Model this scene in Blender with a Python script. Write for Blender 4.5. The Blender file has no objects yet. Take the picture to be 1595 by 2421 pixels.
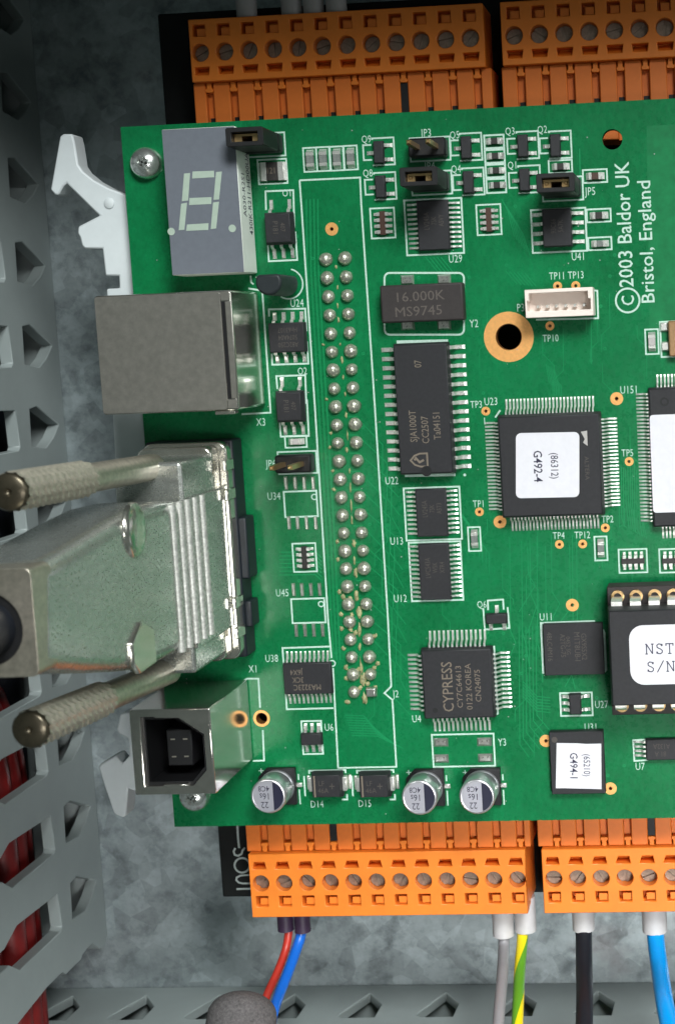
import bpy, bmesh, math, random
from mathutils import Vector, Matrix, Euler
random.seed(7)
C = bpy.context.scene.collection
SC = bpy.context.scene
SC.unit_settings.system = 'METRIC'; SC.unit_settings.scale_length = 0.001      # 1 unit = 1 mm

# ------------------------------------------------------------------ camera
W0, H0, FPX, PPX = 1595.0, 2421.0, 3614.84, 1447.24
CAMP = Vector((53.1427, -11.0958, 210.2967))
ROT = Matrix(((0.99690589, 0.03243531, 0.07160022),
              (-0.04082101, 0.99206066, 0.11895081),
              (-0.06717356, -0.12150555, 0.99031516)))
cd = bpy.data.cameras.new('camera'); cam = bpy.data.objects.new('camera', cd); C.objects.link(cam)
cam.matrix_world = Matrix.Translation(CAMP) @ ROT.to_4x4()
cd.sensor_fit = 'VERTICAL'; cd.sensor_height = 24.0; cd.sensor_width = 24.0
cd.lens = FPX / H0 * 24.0
cd.shift_x = (W0 / 2 - PPX) / H0
cd.shift_y = 0.0
cd.clip_start = 5; cd.clip_end = 5000
cd.dof.use_dof = True; cd.dof.focus_distance = 210; cd.dof.aperture_fstop = 0.040
SC.camera = cam

def ray(px, py):
    return ROT @ Vector(((px - PPX) / FPX, -(py - 1210.0) / FPX, -1.0))
def P(px, py, z=0.0):                      # the point of the plane z seen at a pixel of the photograph
    d = ray(px, py); t = (z - CAMP.z) / d.z
    q = CAMP + d * t
    return (q.x, q.y)
def PX(px, py, x):
    d = ray(px, py); q = CAMP + d * ((x - CAMP.x) / d.x); return (q.y, q.z)

# ------------------------------------------------------------------ light
w = bpy.data.worlds.new('World'); SC.world = w; w.use_nodes = True
bg = w.node_tree.nodes['Background']; bg.inputs[0].default_value = (0.78, 1.0, 0.92, 1); bg.inputs[1].default_value = 0.10
def area(name, loc, target, sx, sy, power, col, spread=180):
    l = bpy.data.lights.new(name, 'AREA'); l.shape = 'RECTANGLE'; l.size = sx; l.size_y = sy; l.energy = power; l.color = col
    l.spread = math.radians(spread)
    o = bpy.data.objects.new(name, l); C.objects.link(o); o.location = loc
    o.rotation_euler = (Vector(target) - Vector(loc)).to_track_quat('-Z', 'Y').to_euler()
    return o
area('window_light', (190, 275, 405), (15, -60, 0), 200, 150, 3.9e6, (0.96, 1.0, 0.98))
area('room_light', (160, -125, 420), (50, -145, -20), 110, 110, 1.3e5, (1.0, 1.0, 0.98), 40)
area('low_window', (540, 100, 160), (20, -50, 0), 170, 150, 2.6e5, (0.97, 1.0, 1.0))
SC.view_settings.view_transform = 'Standard'; SC.view_settings.look = 'None'
SC.view_settings.exposure = -0.05; SC.view_settings.gamma = 1.0
SC.cycles.max_bounces = 8

# ------------------------------------------------------------------ materials
def mat(name, col, rough=0.5, metal=0.0, var=0.0, scale=3.0, col2=None, bump=0.0, bscale=20.0, spec=0.5, rvar=0.0, coat=0.0, coords='Object'):
    m = bpy.data.materials.new(name); m.use_nodes = True
    nt = m.node_tree; b = nt.nodes['Principled BSDF']
    b.inputs['Base Color'].default_value = (*col, 1); b.inputs['Roughness'].default_value = rough
    b.inputs['Metallic'].default_value = metal
    b.inputs['Specular IOR Level'].default_value = spec
    if coat: b.inputs['Coat Weight'].default_value = coat; b.inputs['Coat Roughness'].default_value = 0.08
    tc = nt.nodes.new('ShaderNodeTexCoord')
    if var or col2:
        n = nt.nodes.new('ShaderNodeTexNoise'); n.inputs['Scale'].default_value = scale; n.inputs['Detail'].default_value = 6
        n.inputs['Roughness'].default_value = 0.65
        nt.links.new(tc.outputs[coords], n.inputs['Vector'])
        r = nt.nodes.new('ShaderNodeValToRGB'); r.color_ramp.elements[0].position = 0.33; r.color_ramp.elements[1].position = 0.67
        c2 = col2 if col2 else tuple(c * (1 + var) for c in col)
        c1 = col if col2 else tuple(c * (1 - var) for c in col)
        r.color_ramp.elements[0].color = (*c1, 1); r.color_ramp.elements[1].color = (*c2, 1)
        nt.links.new(n.outputs['Fac'], r.inputs['Fac']); nt.links.new(r.outputs['Color'], b.inputs['Base Color'])
    if bump or rvar:
        n2 = nt.nodes.new('ShaderNodeTexNoise'); n2.inputs['Scale'].default_value = bscale; n2.inputs['Detail'].default_value = 5
        nt.links.new(tc.outputs[coords], n2.inputs['Vector'])
        if bump:
            bp = nt.nodes.new('ShaderNodeBump'); bp.inputs['Strength'].default_value = bump; bp.inputs['Distance'].default_value = 0.05
            nt.links.new(n2.outputs['Fac'], bp.inputs['Height']); nt.links.new(bp.outputs['Normal'], b.inputs['Normal'])
        if rvar:
            mr = nt.nodes.new('ShaderNodeMapRange'); mr.inputs['To Min'].default_value = max(0.02, rough - rvar); mr.inputs['To Max'].default_value = rough + rvar
            nt.links.new(n2.outputs['Fac'], mr.inputs['Value']); nt.links.new(mr.outputs['Result'], b.inputs['Roughness'])
    return m
M = {}
def board_mat():
    m = mat('solder_mask', (0.0016, 0.112, 0.034), 0.28, 0, col2=(0.004, 0.160, 0.053), scale=0.06, bump=0.10, bscale=1.6, rvar=0.07, spec=0.32)
    nt = m.node_tree; b = nt.nodes['Principled BSDF']; lk = b.inputs['Base Color'].links[0]; src = lk.from_socket
    tc = nt.nodes.new('ShaderNodeTexCoord'); n = nt.nodes.new('ShaderNodeTexNoise'); n.inputs['Scale'].default_value = 2.2; n.inputs['Detail'].default_value = 8; n.inputs['Roughness'].default_value = 0.75
    mp = nt.nodes.new('ShaderNodeMapping'); mp.inputs['Scale'].default_value = (1.0, 0.45, 1.0)
    nt.links.new(tc.outputs['Object'], mp.inputs[0]); nt.links.new(mp.outputs[0], n.inputs['Vector'])
    mr = nt.nodes.new('ShaderNodeMapRange'); mr.inputs['From Min'].default_value = 0.3; mr.inputs['From Max'].default_value = 0.7; mr.inputs['To Min'].default_value = 0.78; mr.inputs['To Max'].default_value = 1.22
    nt.links.new(n.outputs['Fac'], mr.inputs['Value'])
    mx = nt.nodes.new('ShaderNodeMix'); mx.data_type = 'RGBA'; mx.blend_type = 'MULTIPLY'; mx.inputs[0].default_value = 1.0
    nt.links.new(src, mx.inputs[6]); nt.links.new(mr.outputs[0], mx.inputs[7]); nt.links.new(mx.outputs[2], b.inputs['Base Color'])
    return m
M['board'] = board_mat()
M['edge'] = mat('board_edge', (0.12, 0.20, 0.08), 0.6, 0, var=0.15)
M['trace'] = mat('mask_over_copper', (0.008, 0.215, 0.075), 0.30, 0, var=0.1, spec=0.35)
M['silk'] = mat('silk_ink', (0.44, 0.60, 0.52), 0.6, 0, var=0.14, scale=4)
M['gold'] = mat('plated_gold', (0.80, 0.40, 0.13), 0.42, 0.45, var=0.1, scale=2)
M['barrel'] = mat('hole_barrel', (0.30, 0.13, 0.04), 0.4, 0.6)
M['solder'] = mat('solder', (0.56, 0.56, 0.52), 0.30, 0.9, var=0.12, scale=2, bump=0.25, bscale=3, rvar=0.1)
M['joint'] = mat('joint_solder', (0.50, 0.51, 0.42), 0.30, 0.72, var=0.3, scale=1.2, bump=0.35, bscale=2.5, rvar=0.12)
M['flux'] = mat('flux_residue', (0.27, 0.265, 0.13), 0.5, 0, var=0.4, scale=1.5, bump=0.5, bscale=4)
M['tin'] = mat('tinned_lead', (0.88, 0.87, 0.83), 0.31, 0.82, var=0.08, scale=3, rvar=0.1, bscale=6)
M['chip'] = mat('black_epoxy', (0.016, 0.016, 0.019), 0.55, 0, var=0.18, scale=2, bump=0.25, bscale=25, spec=0.38)
M['chip2'] = mat('brown_epoxy', (0.030, 0.025, 0.025), 0.6, 0, var=0.14, scale=2, bump=0.2, bscale=25, spec=0.35)
M['mark'] = mat('laser_mark', (0.16, 0.13, 0.10), 0.6, 0, var=0.2, scale=8)
M['mark3'] = mat('faint_mark', (0.085, 0.070, 0.062), 0.6, 0, var=0.3, scale=5)
M['mark2'] = mat('dim_mark', (0.06, 0.05, 0.045), 0.6, 0, var=0.2, scale=8)
M['label'] = mat('white_label', (0.66, 0.65, 0.70), 0.6, 0, var=0.03, scale=1, spec=0.3)
M['ink'] = mat('label_ink', (0.03, 0.028, 0.06), 0.7, 0, var=0.3, scale=6)
M['orange'] = mat('orange_plastic', (0.75, 0.195, 0.022), 0.42, 0, var=0.07, scale=0.25, bump=0.08, bscale=6, spec=0.4)
M['orange2'] = mat('orange_header_plastic', (0.66, 0.160, 0.022), 0.45, 0, var=0.08, scale=0.25, bump=0.08, bscale=6, spec=0.4)
M['screw'] = mat('terminal_screw', (0.25, 0.19, 0.15), 0.45, 0.7, var=0.3, scale=1.5, rvar=0.1)
M['duct'] = mat('grey_duct_plastic', (0.285, 0.325, 0.325), 0.5, 0, var=0.05, scale=0.08, bump=0.05, bscale=4)
M['panel'] = None
M['white'] = mat('white_nylon', (0.58, 0.62, 0.64), 0.5, 0, var=0.03, scale=0.4, bump=0.05, bscale=3)
M['cream'] = mat('cream_nylon', (0.78, 0.68, 0.62), 0.5, 0, var=0.03, scale=0.6)
M['black'] = mat('black_plastic', (0.008, 0.008, 0.009), 0.5, 0, var=0.2, scale=1, spec=0.35)
M['baseblk'] = mat('black_base_plastic', (0.006, 0.007, 0.007), 0.8, 0, var=0.15, scale=0.6, spec=0.2)
M['nickel'] = mat('nickel_shell', (0.64, 0.62, 0.56), 0.18, 0.95, var=0.08, scale=0.8, bump=0.03, bscale=1.5, rvar=0.07)
M['hood'] = mat('die_cast_hood', (0.42, 0.435, 0.41), 0.26, 0.80, var=0.16, scale=1.4, bump=0.13, bscale=2.8, rvar=0.08)
M['rib'] = mat('cast_rib', (0.55, 0.55, 0.52), 0.5, 0.7, var=0.3, scale=2.5, bump=0.8, bscale=5)
M['rj'] = mat('tinned_steel', (0.22, 0.212, 0.19), 0.42, 0.6, var=0.12, scale=1.0, bump=0.12, bscale=5)
M['brass'] = mat('dull_nickel_screw', (0.48, 0.44, 0.37), 0.36, 0.85, var=0.2, scale=1.2, rvar=0.1)
M['usb'] = mat('usb_shell', (0.58, 0.56, 0.52), 0.15, 0.95, var=0.08, scale=0.8, bump=0.05, bscale=2.0, rvar=0.06)
M['zinc_screw'] = mat('zinc_screw', (0.80, 0.82, 0.80), 0.22, 0.9, var=0.15, scale=1.5, bump=0.5, bscale=1.6)
M['seg_face'] = mat('display_face', (0.125, 0.138, 0.165), 0.6, 0, var=0.05, scale=1, bump=0.15, bscale=12, spec=0.3)
M['seg'] = mat('display_segment', (0.36, 0.44, 0.37), 0.4, 0, var=0.05, scale=1)
M['seg_side'] = mat('display_side', (0.72, 0.76, 0.70), 0.45, 0, var=0.04, scale=0.6)
M['alu'] = mat('aluminium_can', (0.66, 0.66, 0.70), 0.30, 0.85, var=0.05, scale=1, rvar=0.05)
M['alutop'] = mat('aluminium_top', (0.58, 0.57, 0.64), 0.38, 0.7, var=0.04, scale=1)
M['capblk'] = mat('cap_stripe', (0.015, 0.015, 0.035), 0.4, 0)
M['ceramic'] = mat('resistor_black', (0.02, 0.017, 0.016), 0.5, 0, var=0.2)
M['rbrown'] = mat('resistor_brown', (0.055, 0.022, 0.014), 0.5, 0, var=0.2)
M['alumina'] = mat('white_alumina', (0.40, 0.38, 0.37), 0.5, 0, var=0.1)
M['mlcc'] = mat('capacitor_grey', (0.15, 0.165, 0.155), 0.5, 0, var=0.25)
M['bronze'] = mat('crystal_lid', (0.34, 0.20, 0.10), 0.4, 0.5, var=0.1)
M['to92'] = mat('dark_part', (0.016, 0.021, 0.024), 0.5, 0, var=0.15, spec=0.4)
M['pingold'] = mat('gold_pin', (0.70, 0.46, 0.22), 0.28, 0.9, var=0.1)
M['ferr_w'] = mat('ferrule_white', (0.47, 0.46, 0.47), 0.5, 0, var=0.05, scale=0.5)
M['ferr_v'] = mat('ferrule_violet', (0.040, 0.020, 0.050), 0.5, 0, var=0.1)
M['w_red'] = mat('wire_red', (0.17, 0.009, 0.009), 0.42, 0, var=0.1, scale=0.4)
M['w_blue'] = mat('wire_blue', (0.006, 0.12, 0.55), 0.32, 0, var=0.06, scale=0.4)
M['w_cyan'] = mat('wire_light_blue', (0.0, 0.27, 0.72), 0.30, 0, var=0.05, scale=0.4)
M['w_grey'] = mat('wire_grey', (0.24, 0.235, 0.25), 0.38, 0, var=0.05, scale=0.4)
M['w_black'] = mat('wire_black', (0.010, 0.012, 0.017), 0.45, 0, var=0.1, scale=0.4, bump=0.15, bscale=3, spec=0.3)
M['jacket'] = mat('cable_jacket', (0.095, 0.088, 0.09), 0.9, 0, var=0.4, scale=2.6, bump=1.0, bscale=5)
M['grey_print'] = mat('grey_print', (0.30, 0.34, 0.33), 0.7, 0)
M['cavity'] = mat('usb_insulator', (0.006, 0.006, 0.007), 0.45, 0)
M['dsub'] = mat('dsub_insulator', (0.004, 0.007, 0.012), 0.5, 0, var=0.3, scale=0.5)

M['knurl'] = mat('knurled_metal', (0.52, 0.48, 0.40), 0.5, 0.7, var=0.2, scale=1.5)
M['core_red'] = mat('core_red', (0.44, 0.030, 0.018), 0.36, 0, var=0.1, scale=0.4)
M['head'] = mat('screw_head_dark_reflection', (0.10, 0.085, 0.06), 0.3, 0.8, var=0.2, scale=1)  # dark reflection of the end face put into a darker metal colour

def stripe_mat():                            # green-yellow earth wire: two colours winding along the wire
    m = bpy.data.materials.new('wire_green_yellow'); m.use_nodes = True; nt = m.node_tree; b = nt.nodes['Principled BSDF']
    b.inputs['Roughness'].default_value = 0.33
    tc = nt.nodes.new('ShaderNodeTexCoord'); sx = nt.nodes.new('ShaderNodeSeparateXYZ'); nt.links.new(tc.outputs['UV'], sx.inputs[0])
    a = nt.nodes.new('ShaderNodeMath'); a.operation = 'ADD'; nt.links.new(sx.outputs['X'], a.inputs[0])
    mu = nt.nodes.new('ShaderNodeMath'); mu.operation = 'MULTIPLY'; mu.inputs[1].default_value = 0.042; nt.links.new(sx.outputs['Y'], mu.inputs[0])
    nt.links.new(mu.outputs[0], a.inputs[1])
    fr = nt.nodes.new('ShaderNodeMath'); fr.operation = 'FRACT'; nt.links.new(a.outputs[0], fr.inputs[0])
    r = nt.nodes.new('ShaderNodeValToRGB'); r.color_ramp.interpolation = 'CONSTANT'
    r.color_ramp.elements[0].color = (0.72, 0.58, 0.01, 1); r.color_ramp.elements[1].position = 0.5; r.color_ramp.elements[1].color = (0.10, 0.30, 0.02, 1)
    nt.links.new(fr.outputs[0], r.inputs[0]); nt.links.new(r.outputs[0], b.inputs['Base Color'])
    return m
M['w_gy'] = stripe_mat()

def panel_mat():                             # mottled galvanised sheet with stains
    m = bpy.data.materials.new('galvanised_panel'); m.use_nodes = True; nt = m.node_tree; b = nt.nodes['Principled BSDF']
    b.inputs['Metallic'].default_value = 0.5; b.inputs['Roughness'].default_value = 0.36
    tc = nt.nodes.new('ShaderNodeTexCoord')
    def noise(s, d, ro):
        n = nt.nodes.new('ShaderNodeTexNoise'); n.inputs['Scale'].default_value = s; n.inputs['Detail'].default_value = d; n.inputs['Roughness'].default_value = ro
        nt.links.new(tc.outputs['Object'], n.inputs['Vector']); return n
    n1, n2, n3 = noise(0.06, 10, 0.72), noise(0.22, 9, 0.72), noise(0.035, 5, 0.6)
    r1 = nt.nodes.new('ShaderNodeValToRGB'); e = r1.color_ramp.elements
    e[0].position = 0.35; e[0].color = (0.27, 0.315, 0.33, 1); e[1].position = 0.68; e[1].color = (0.53, 0.60, 0.625, 1)
    nt.links.new(n1.outputs['Fac'], r1.inputs[0])
    r2 = nt.nodes.new('ShaderNodeValToRGB'); e = r2.color_ramp.elements
    e[0].position = 0.36; e[0].color = (0.25, 0.27, 0.28, 1); e[1].position = 0.52; e[1].color = (1, 1, 1, 1)
    nt.links.new(n2.outputs['Fac'], r2.inputs[0])
    mx = nt.nodes.new('ShaderNodeMix'); mx.data_type = 'RGBA'; mx.blend_type = 'MULTIPLY'; mx.inputs[0].default_value = 0.52
    nt.links.new(r1.outputs[0], mx.inputs[6]); nt.links.new(r2.outputs[0], mx.inputs[7])
    r3 = nt.nodes.new('ShaderNodeValToRGB'); e = r3.color_ramp.elements
    e[0].position = 0.6; e[0].color = (0, 0, 0, 1); e[1].position = 0.75; e[1].color = (0.6, 0.6, 0.6, 1)
    nt.links.new(n3.outputs['Fac'], r3.inputs[0])
    m2 = nt.nodes.new('ShaderNodeMix'); m2.data_type = 'RGBA'; m2.inputs[7].default_value = (0.17, 0.12, 0.12, 1)
    nt.links.new(r3.outputs[0], m2.inputs[0]); nt.links.new(mx.outputs[2], m2.inputs[6])
    vo = nt.nodes.new('ShaderNodeTexVoronoi'); vo.inputs['Scale'].default_value = 0.35; nt.links.new(tc.outputs['Object'], vo.inputs['Vector'])
    sp = nt.nodes.new('ShaderNodeSeparateColor'); nt.links.new(vo.outputs['Color'], sp.inputs[0])
    mv = nt.nodes.new('ShaderNodeMapRange'); mv.inputs['To Min'].default_value = 0.80; mv.inputs['To Max'].default_value = 1.1; nt.links.new(sp.outputs[0], mv.inputs['Value'])
    m3 = nt.nodes.new('ShaderNodeMix'); m3.data_type = 'RGBA'; m3.blend_type = 'MULTIPLY'; m3.inputs[0].default_value = 1.0
    nt.links.new(m2.outputs[2], m3.inputs[6]); nt.links.new(mv.outputs[0], m3.inputs[7])
    mw = nt.nodes.new('ShaderNodeMapRange'); mw.inputs['To Min'].default_value = 0.26; mw.inputs['To Max'].default_value = 0.5; nt.links.new(n2.outputs['Fac'], mw.inputs['Value']); nt.links.new(mw.outputs[0], b.inputs['Roughness'])
    nt.links.new(m3.outputs[2], b.inputs['Base Color'])
    return m
M['panel'] = panel_mat()

# ------------------------------------------------------------------ mesh helpers
class G:
    def __init__(s): s.v = []; s.f = []; s.uv = None
    def add(s, vs, fs):
        k = len(s.v); s.v += [tuple(p) for p in vs]; s.f += [tuple(i + k for i in f) for f in fs]; return s
    def box(s, x0, x1, y0, y1, z0, z1, tx=0.0, ty=None):       # tx, ty: how far the top is drawn in
        ty = tx if ty is None else ty
        return s.add([(x0, y0, z0), (x1, y0, z0), (x1, y1, z0), (x0, y1, z0), (x0 + tx, y0 + ty, z1), (x1 - tx, y0 + ty, z1), (x1 - tx, y1 - ty, z1), (x0 + tx, y1 - ty, z1)],
                     [(3, 2, 1, 0), (4, 5, 6, 7), (0, 1, 5, 4), (1, 2, 6, 5), (2, 3, 7, 6), (3, 0, 4, 7)])
    def prism(s, poly, z0, z1, inset=0.0):
        n = len(poly)
        a = sum(poly[i][0] * poly[(i + 1) % n][1] - poly[(i + 1) % n][0] * poly[i][1] for i in range(n))
        if a < 0: poly = poly[::-1]
        return s.add([(x, y, z0) for x, y in poly] + [(x, y, z1) for x, y in poly],
                     [tuple(range(n - 1, -1, -1)), tuple(range(n, 2 * n))] + [(i, (i + 1) % n, n + (i + 1) % n, n + i) for i in range(n)])
    def lathe(s, cx, cy, prof, n=20, a0=0.0):                  # prof: (r, z) from the bottom to the top
        k = len(prof); vs = []; fs = []
        for r, z in prof:
            for i in range(n):
                t = a0 + 2 * math.pi * i / n; vs.append((cx + r * math.cos(t), cy + r * math.sin(t), z))
        for j in range(k - 1):
            for i in range(n):
                i2 = (i + 1) % n; fs.append((j * n + i, j * n + i2, (j + 1) * n + i2, (j + 1) * n + i))
        fs.append(tuple(range(n - 1, -1, -1))); fs.append(tuple((k - 1) * n + i for i in range(n)))
        return s.add(vs, fs)
    def ring(s, cx, cy, r0, r1, z0, z1, n=24):                 # flat washer
        vs = []
        for r, z in ((r0, z0), (r1, z0), (r1, z1), (r0, z1)):
            for i in range(n):
                t = 2 * math.pi * i / n; vs.append((cx + r * math.cos(t), cy + r * math.sin(t), z))
        fs = []
        for j in range(4):
            for i in range(n):
                i2 = (i + 1) % n; fs.append((j * n + i2, j * n + i, ((j + 1) % 4) * n + i, ((j + 1) % 4) * n + i2)[::-1])
        return s.add(vs, fs)
    def tube(s, path, r, n=14, cap=True, uvs=False):
        path = [Vector(p) for p in path]; rs = r if isinstance(r, (list, tuple)) else [r] * len(path)
        up = Vector((0.13, 0.2, 1)).normalized(); vs = []; fs = []; L = 0; uvr = []
        for i, p in enumerate(path):
            d = (path[min(i + 1, len(path) - 1)] - path[max(i - 1, 0)]).normalized()
            if abs(d.dot(up)) > 0.95: u2 = Vector((1, 0.1, 0))
            else: u2 = up
            a = d.cross(u2).normalized(); b = a.cross(d).normalized()
            if i: L += (p - path[i - 1]).length
            for j in range(n):
                t = 2 * math.pi * j / n; vs.append(p + (a * math.cos(t) + b * math.sin(t)) * rs[i]); uvr.append((j / n, L))
        for i in range(len(path) - 1):
            for j in range(n):
                j2 = (j + 1) % n; fs.append((i * n + j, i * n + j2, (i + 1) * n + j2, (i + 1) * n + j))
        if cap: fs.append(tuple(range(n - 1, -1, -1))); fs.append(tuple((len(path) - 1) * n + j for j in range(n)))
        if uvs: s.uv = uvr
        return s.add(vs, fs)
    def ribbon(s, pts, wd, z=0.015, closed=False):             # flat printed line
        n = len(pts); pts = [Vector((p[0], p[1])) for p in pts]; vs = []; fs = []
        for i in range(n):
            a = pts[i - 1] if (i or closed) else None; c = pts[(i + 1) % n] if (i < n - 1 or closed) else None
            d1 = (pts[i] - a).normalized() if a is not None else (c - pts[i]).normalized()
            d2 = (c - pts[i]).normalized() if c is not None else d1
            nn = Vector((-d1.y - d2.y, d1.x + d2.x))
            if nn.length < 1e-6: nn = Vector((-d1.y, d1.x))
            nn.normalize(); k = 1 / max(0.5, nn.dot(Vector((-d1.y, d1.x))))
            vs += [(*(pts[i] + nn * wd / 2 * k), z), (*(pts[i] - nn * wd / 2 * k), z)]
        for i in range(n if closed else n - 1):
            j = (i + 1) % n; fs.append((2 * i, 2 * i + 1, 2 * j + 1, 2 * j))
        return s.add(vs, fs)
    def xf(s, mtx, k=0):
        s.v = s.v[:k] + [tuple(mtx @ Vector(p)) for p in s.v[k:]]; return s

WO = {}                                       # world origin of everything built
def link(name, me, parent, org):
    o = bpy.data.objects.new(name, me); C.objects.link(o)
    org = Vector(org); WO[o] = org
    if parent is not None: o.parent = parent; o.location = org - WO[parent]
    else: o.location = org
    return o
def mesh(name, g, m, smooth=None):
    me = bpy.data.meshes.new(name); me.from_pydata(g.v, [], g.f); me.materials.append(m); me.update()
    bm = bmesh.new(); bm.from_mesh(me); bmesh.ops.recalc_face_normals(bm, faces=bm.faces); bm.to_mesh(me); bm.free()
    if g.uv:
        uvl = me.uv_layers.new(name='UVMap')
        for lp in me.loops: uvl.data[lp.index].uv = g.uv[lp.vertex_index] if lp.vertex_index < len(g.uv) else (0, 0)
    if smooth is not None:
        for p in me.polygons: p.use_smooth = True
        me.set_sharp_from_angle(angle=math.radians(smooth))
    return me
def obj(name, g, m, parent=None, org=None, bev=0.0, smooth=None, seg=2, label=None, kind=None):
    if org is None:
        n = len(g.v); org = tuple((min(p[k] for p in g.v) + max(p[k] for p in g.v)) / 2 for k in (0, 1)) + (min(p[2] for p in g.v),)
    g.v = [(p[0] - org[0], p[1] - org[1], p[2] - org[2]) for p in g.v]
    if name == 'silkscreen_outline':
        dz = random.uniform(0, 0.007); g.v = [(p[0], p[1], p[2] + dz) for p in g.v]
    o = link(name, mesh(name, g, m, smooth), parent, org)
    if bev:
        b = o.modifiers.new('bevel', 'BEVEL'); b.width = bev; b.segments = seg; b.limit_method = 'ANGLE'; b.angle_limit = math.radians(35)
        b.harden_normals = False
        for p in o.data.polygons: p.use_smooth = True
        o.data.set_sharp_from_angle(angle=math.radians(40))
    if label: o['label'] = label
    if kind: o['kind'] = kind
    return o
def inst(name, me, parent, pos, rz=0.0, rx=0.0):
    o = link(name, me, parent, pos); o.rotation_euler = (rx, 0, rz); return o
def thing(name, label, cat, loc, group=None):
    o = bpy.data.objects.new(name, None); C.objects.link(o); o.location = loc; WO[o] = Vector(loc); o.empty_display_size = 2
    return tag(o, label, cat, group)
def tag(o, label, cat, group=None):
    o['label'] = label; o['category'] = cat
    if group: o['group'] = group
    return o
def rect(x0, x1, y0, y1): return [(x0, y0), (x1, y0), (x1, y1), (x0, y1)]
def rrect(x0, x1, y0, y1, r, n=4):
    out = []
    for cx, cy, a in ((x1 - r, y1 - r, 0), (x0 + r, y1 - r, 90), (x0 + r, y0 + r, 180), (x1 - r, y0 + r, 270)):
        for i in range(n + 1):
            t = math.radians(a + 90 * i / n); out.append((cx + r * math.cos(t), cy + r * math.sin(t)))
    return out
def circ(cx, cy, r, n=20): return [(cx + r * math.cos(2 * math.pi * i / n), cy + r * math.sin(2 * math.pi * i / n)) for i in range(n)]
def plate(outer, holes, z0, z1):              # a sheet with holes right through it
    bm = bmesh.new()
    for loop in [outer] + holes:
        vs = [bm.verts.new((x, y, 0)) for x, y in loop]
        for i in range(len(vs)): bm.edges.new((vs[i], vs[(i + 1) % len(vs)]))
    bmesh.ops.triangle_fill(bm, use_beauty=True, use_dissolve=False, edges=bm.edges[:])
    bm.verts.index_update(); g = G()
    v2 = [(v.co.x, v.co.y) for v in bm.verts]; tri = [[v.index for v in f.verts] for f in bm.faces]; bm.free()
    n = len(v2); fs = []
    for t in tri:
        a, b, c = (Vector(v2[i]) for i in t)
        if (b - a).cross(c - a) < 0: t = t[::-1]
        fs.append([i + n for i in t]); fs.append(t[::-1])
    k = 0
    for loop in [outer] + holes:
        m_ = len(loop)
        for i in range(m_):
            a, b = k + i, k + (i + 1) % m_; fs.append((a, b, b + n, a + n))
        k += m_
    return g.add([(x, y, z0) for x, y in v2] + [(x, y, z1) for x, y in v2], fs)

_glyph = {}
def text_g(s, x, y, z, h, rot=0.0, sx=0.8, weight=0.0, align='CENTER', sp=1.0, font=None):
    """flat lettering as mesh: h is the capital height in mm, rot in degrees, x y its middle"""
    key = (s, weight, sp)
    if key not in _glyph:
        cu = bpy.data.curves.new('t', 'FONT'); cu.body = s; cu.size = 1.0; cu.resolution_u = 2; cu.offset = weight; cu.space_character = sp
        o = bpy.data.objects.new('t', cu); C.objects.link(o)
        dg = bpy.context.evaluated_depsgraph_get(); me = o.evaluated_get(dg).to_mesh()
        vs = [tuple(v.co) for v in me.vertices]; fs = [tuple(p.vertices) for p in me.polygons]
        o.evaluated_get(dg).to_mesh_clear(); bpy.data.objects.remove(o); bpy.data.curves.remove(cu)
        _glyph[key] = (vs, fs)
    vs, fs = _glyph[key]
    k = h / 0.72
    x0 = min(v[0] for v in vs); x1 = max(v[0] for v in vs)
    ca, sa = math.cos(math.radians(rot)), math.sin(math.radians(rot)); out = []
    for v in vs:
        a = (v[0] - (x0 + x1) / 2) * k * sx; b = (v[1] - 0.35) * k
        out.append((x + a * ca - b * sa, y + a * sa + b * ca, z))
    return G().add(out, fs)

# ------------------------------------------------------------------ the setting: back panel, ducts, black base
PZ = -38.0
pn = obj('back_panel', G().box(-140, 140, -190, 110, PZ - 2, PZ), M['panel']); pn['kind'] = 'structure'

sd = obj('unseen_light_blocker', G().box(-140, 140, 52, 54, PZ, 46), M['duct']); sd['kind'] = 'structure'  # unseen wall added to keep light off the upper terminals and panel
# left wiring duct: a wall standing on the panel, seen from its right side
DX = -55.6
hole = [(3.0, -25.3), (3.3, -27.8), (-0.1, -35.6), (-2.0, -33.2), (-3.5, -30.1), (-2.9, -25.0)]
slot = [(3.1, -20.4), (-2.6, -20.9), (-3.15, -20.3), (-3.25, -5.7), (-1.2, -2.6), (-1.3, 19), (1.7, 19), (1.7, -1.5), (3.6, -6.0)]
def wall_from(outer, holes, x, t):
    g = plate(outer, holes, 0, t)             # plate's (u, v, w) becomes (y, z, x)
    g.v = [(x - t + p[2], p[0], p[1]) for p in g.v]; return g
duct = thing('wiring_duct', 'grey slotted wiring duct wall running down the left edge with red wires inside', 'wiring duct', (DX, -30, PZ))
edge = [(-112.0, -37.9), (-113.6, -36.4), (-112.9, -34.1), (-110.9, -31.5), (-110.9, -30.2), (-111.2, -27.4), (-111.7, -26.9), (-111.7, -20.9), (-110.8, -19.6), (-110.8, -14), (-111.9, -3.6), (-111.9, 22), (75, 22), (75, -37.9)]
ys = [-101.0 + 13.0 * i for i in range(13)]
holes = [[(y + a, b) for a, b in hole] for y in ys] + [[(y + a, b) for a, b in slot] for y in ys]
obj('slotted_wall', wall_from(edge, holes, DX, 2.0), M['duct'], duct, bev=0.12, seg=1)
obj('slotted_wall', G().box(-98.7, -97, -111, 75, PZ + 0.1, 22), M['duct'], duct)
obj('duct_floor', G().box(-97, -57.7, -111, 75, PZ + 0.1, PZ + 1.5), M['duct'], duct)
obj('duct_cover', G().box(-99.5, DX + 0.4, -111, 75, 22.02, 23.6), M['duct'], duct)
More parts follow.
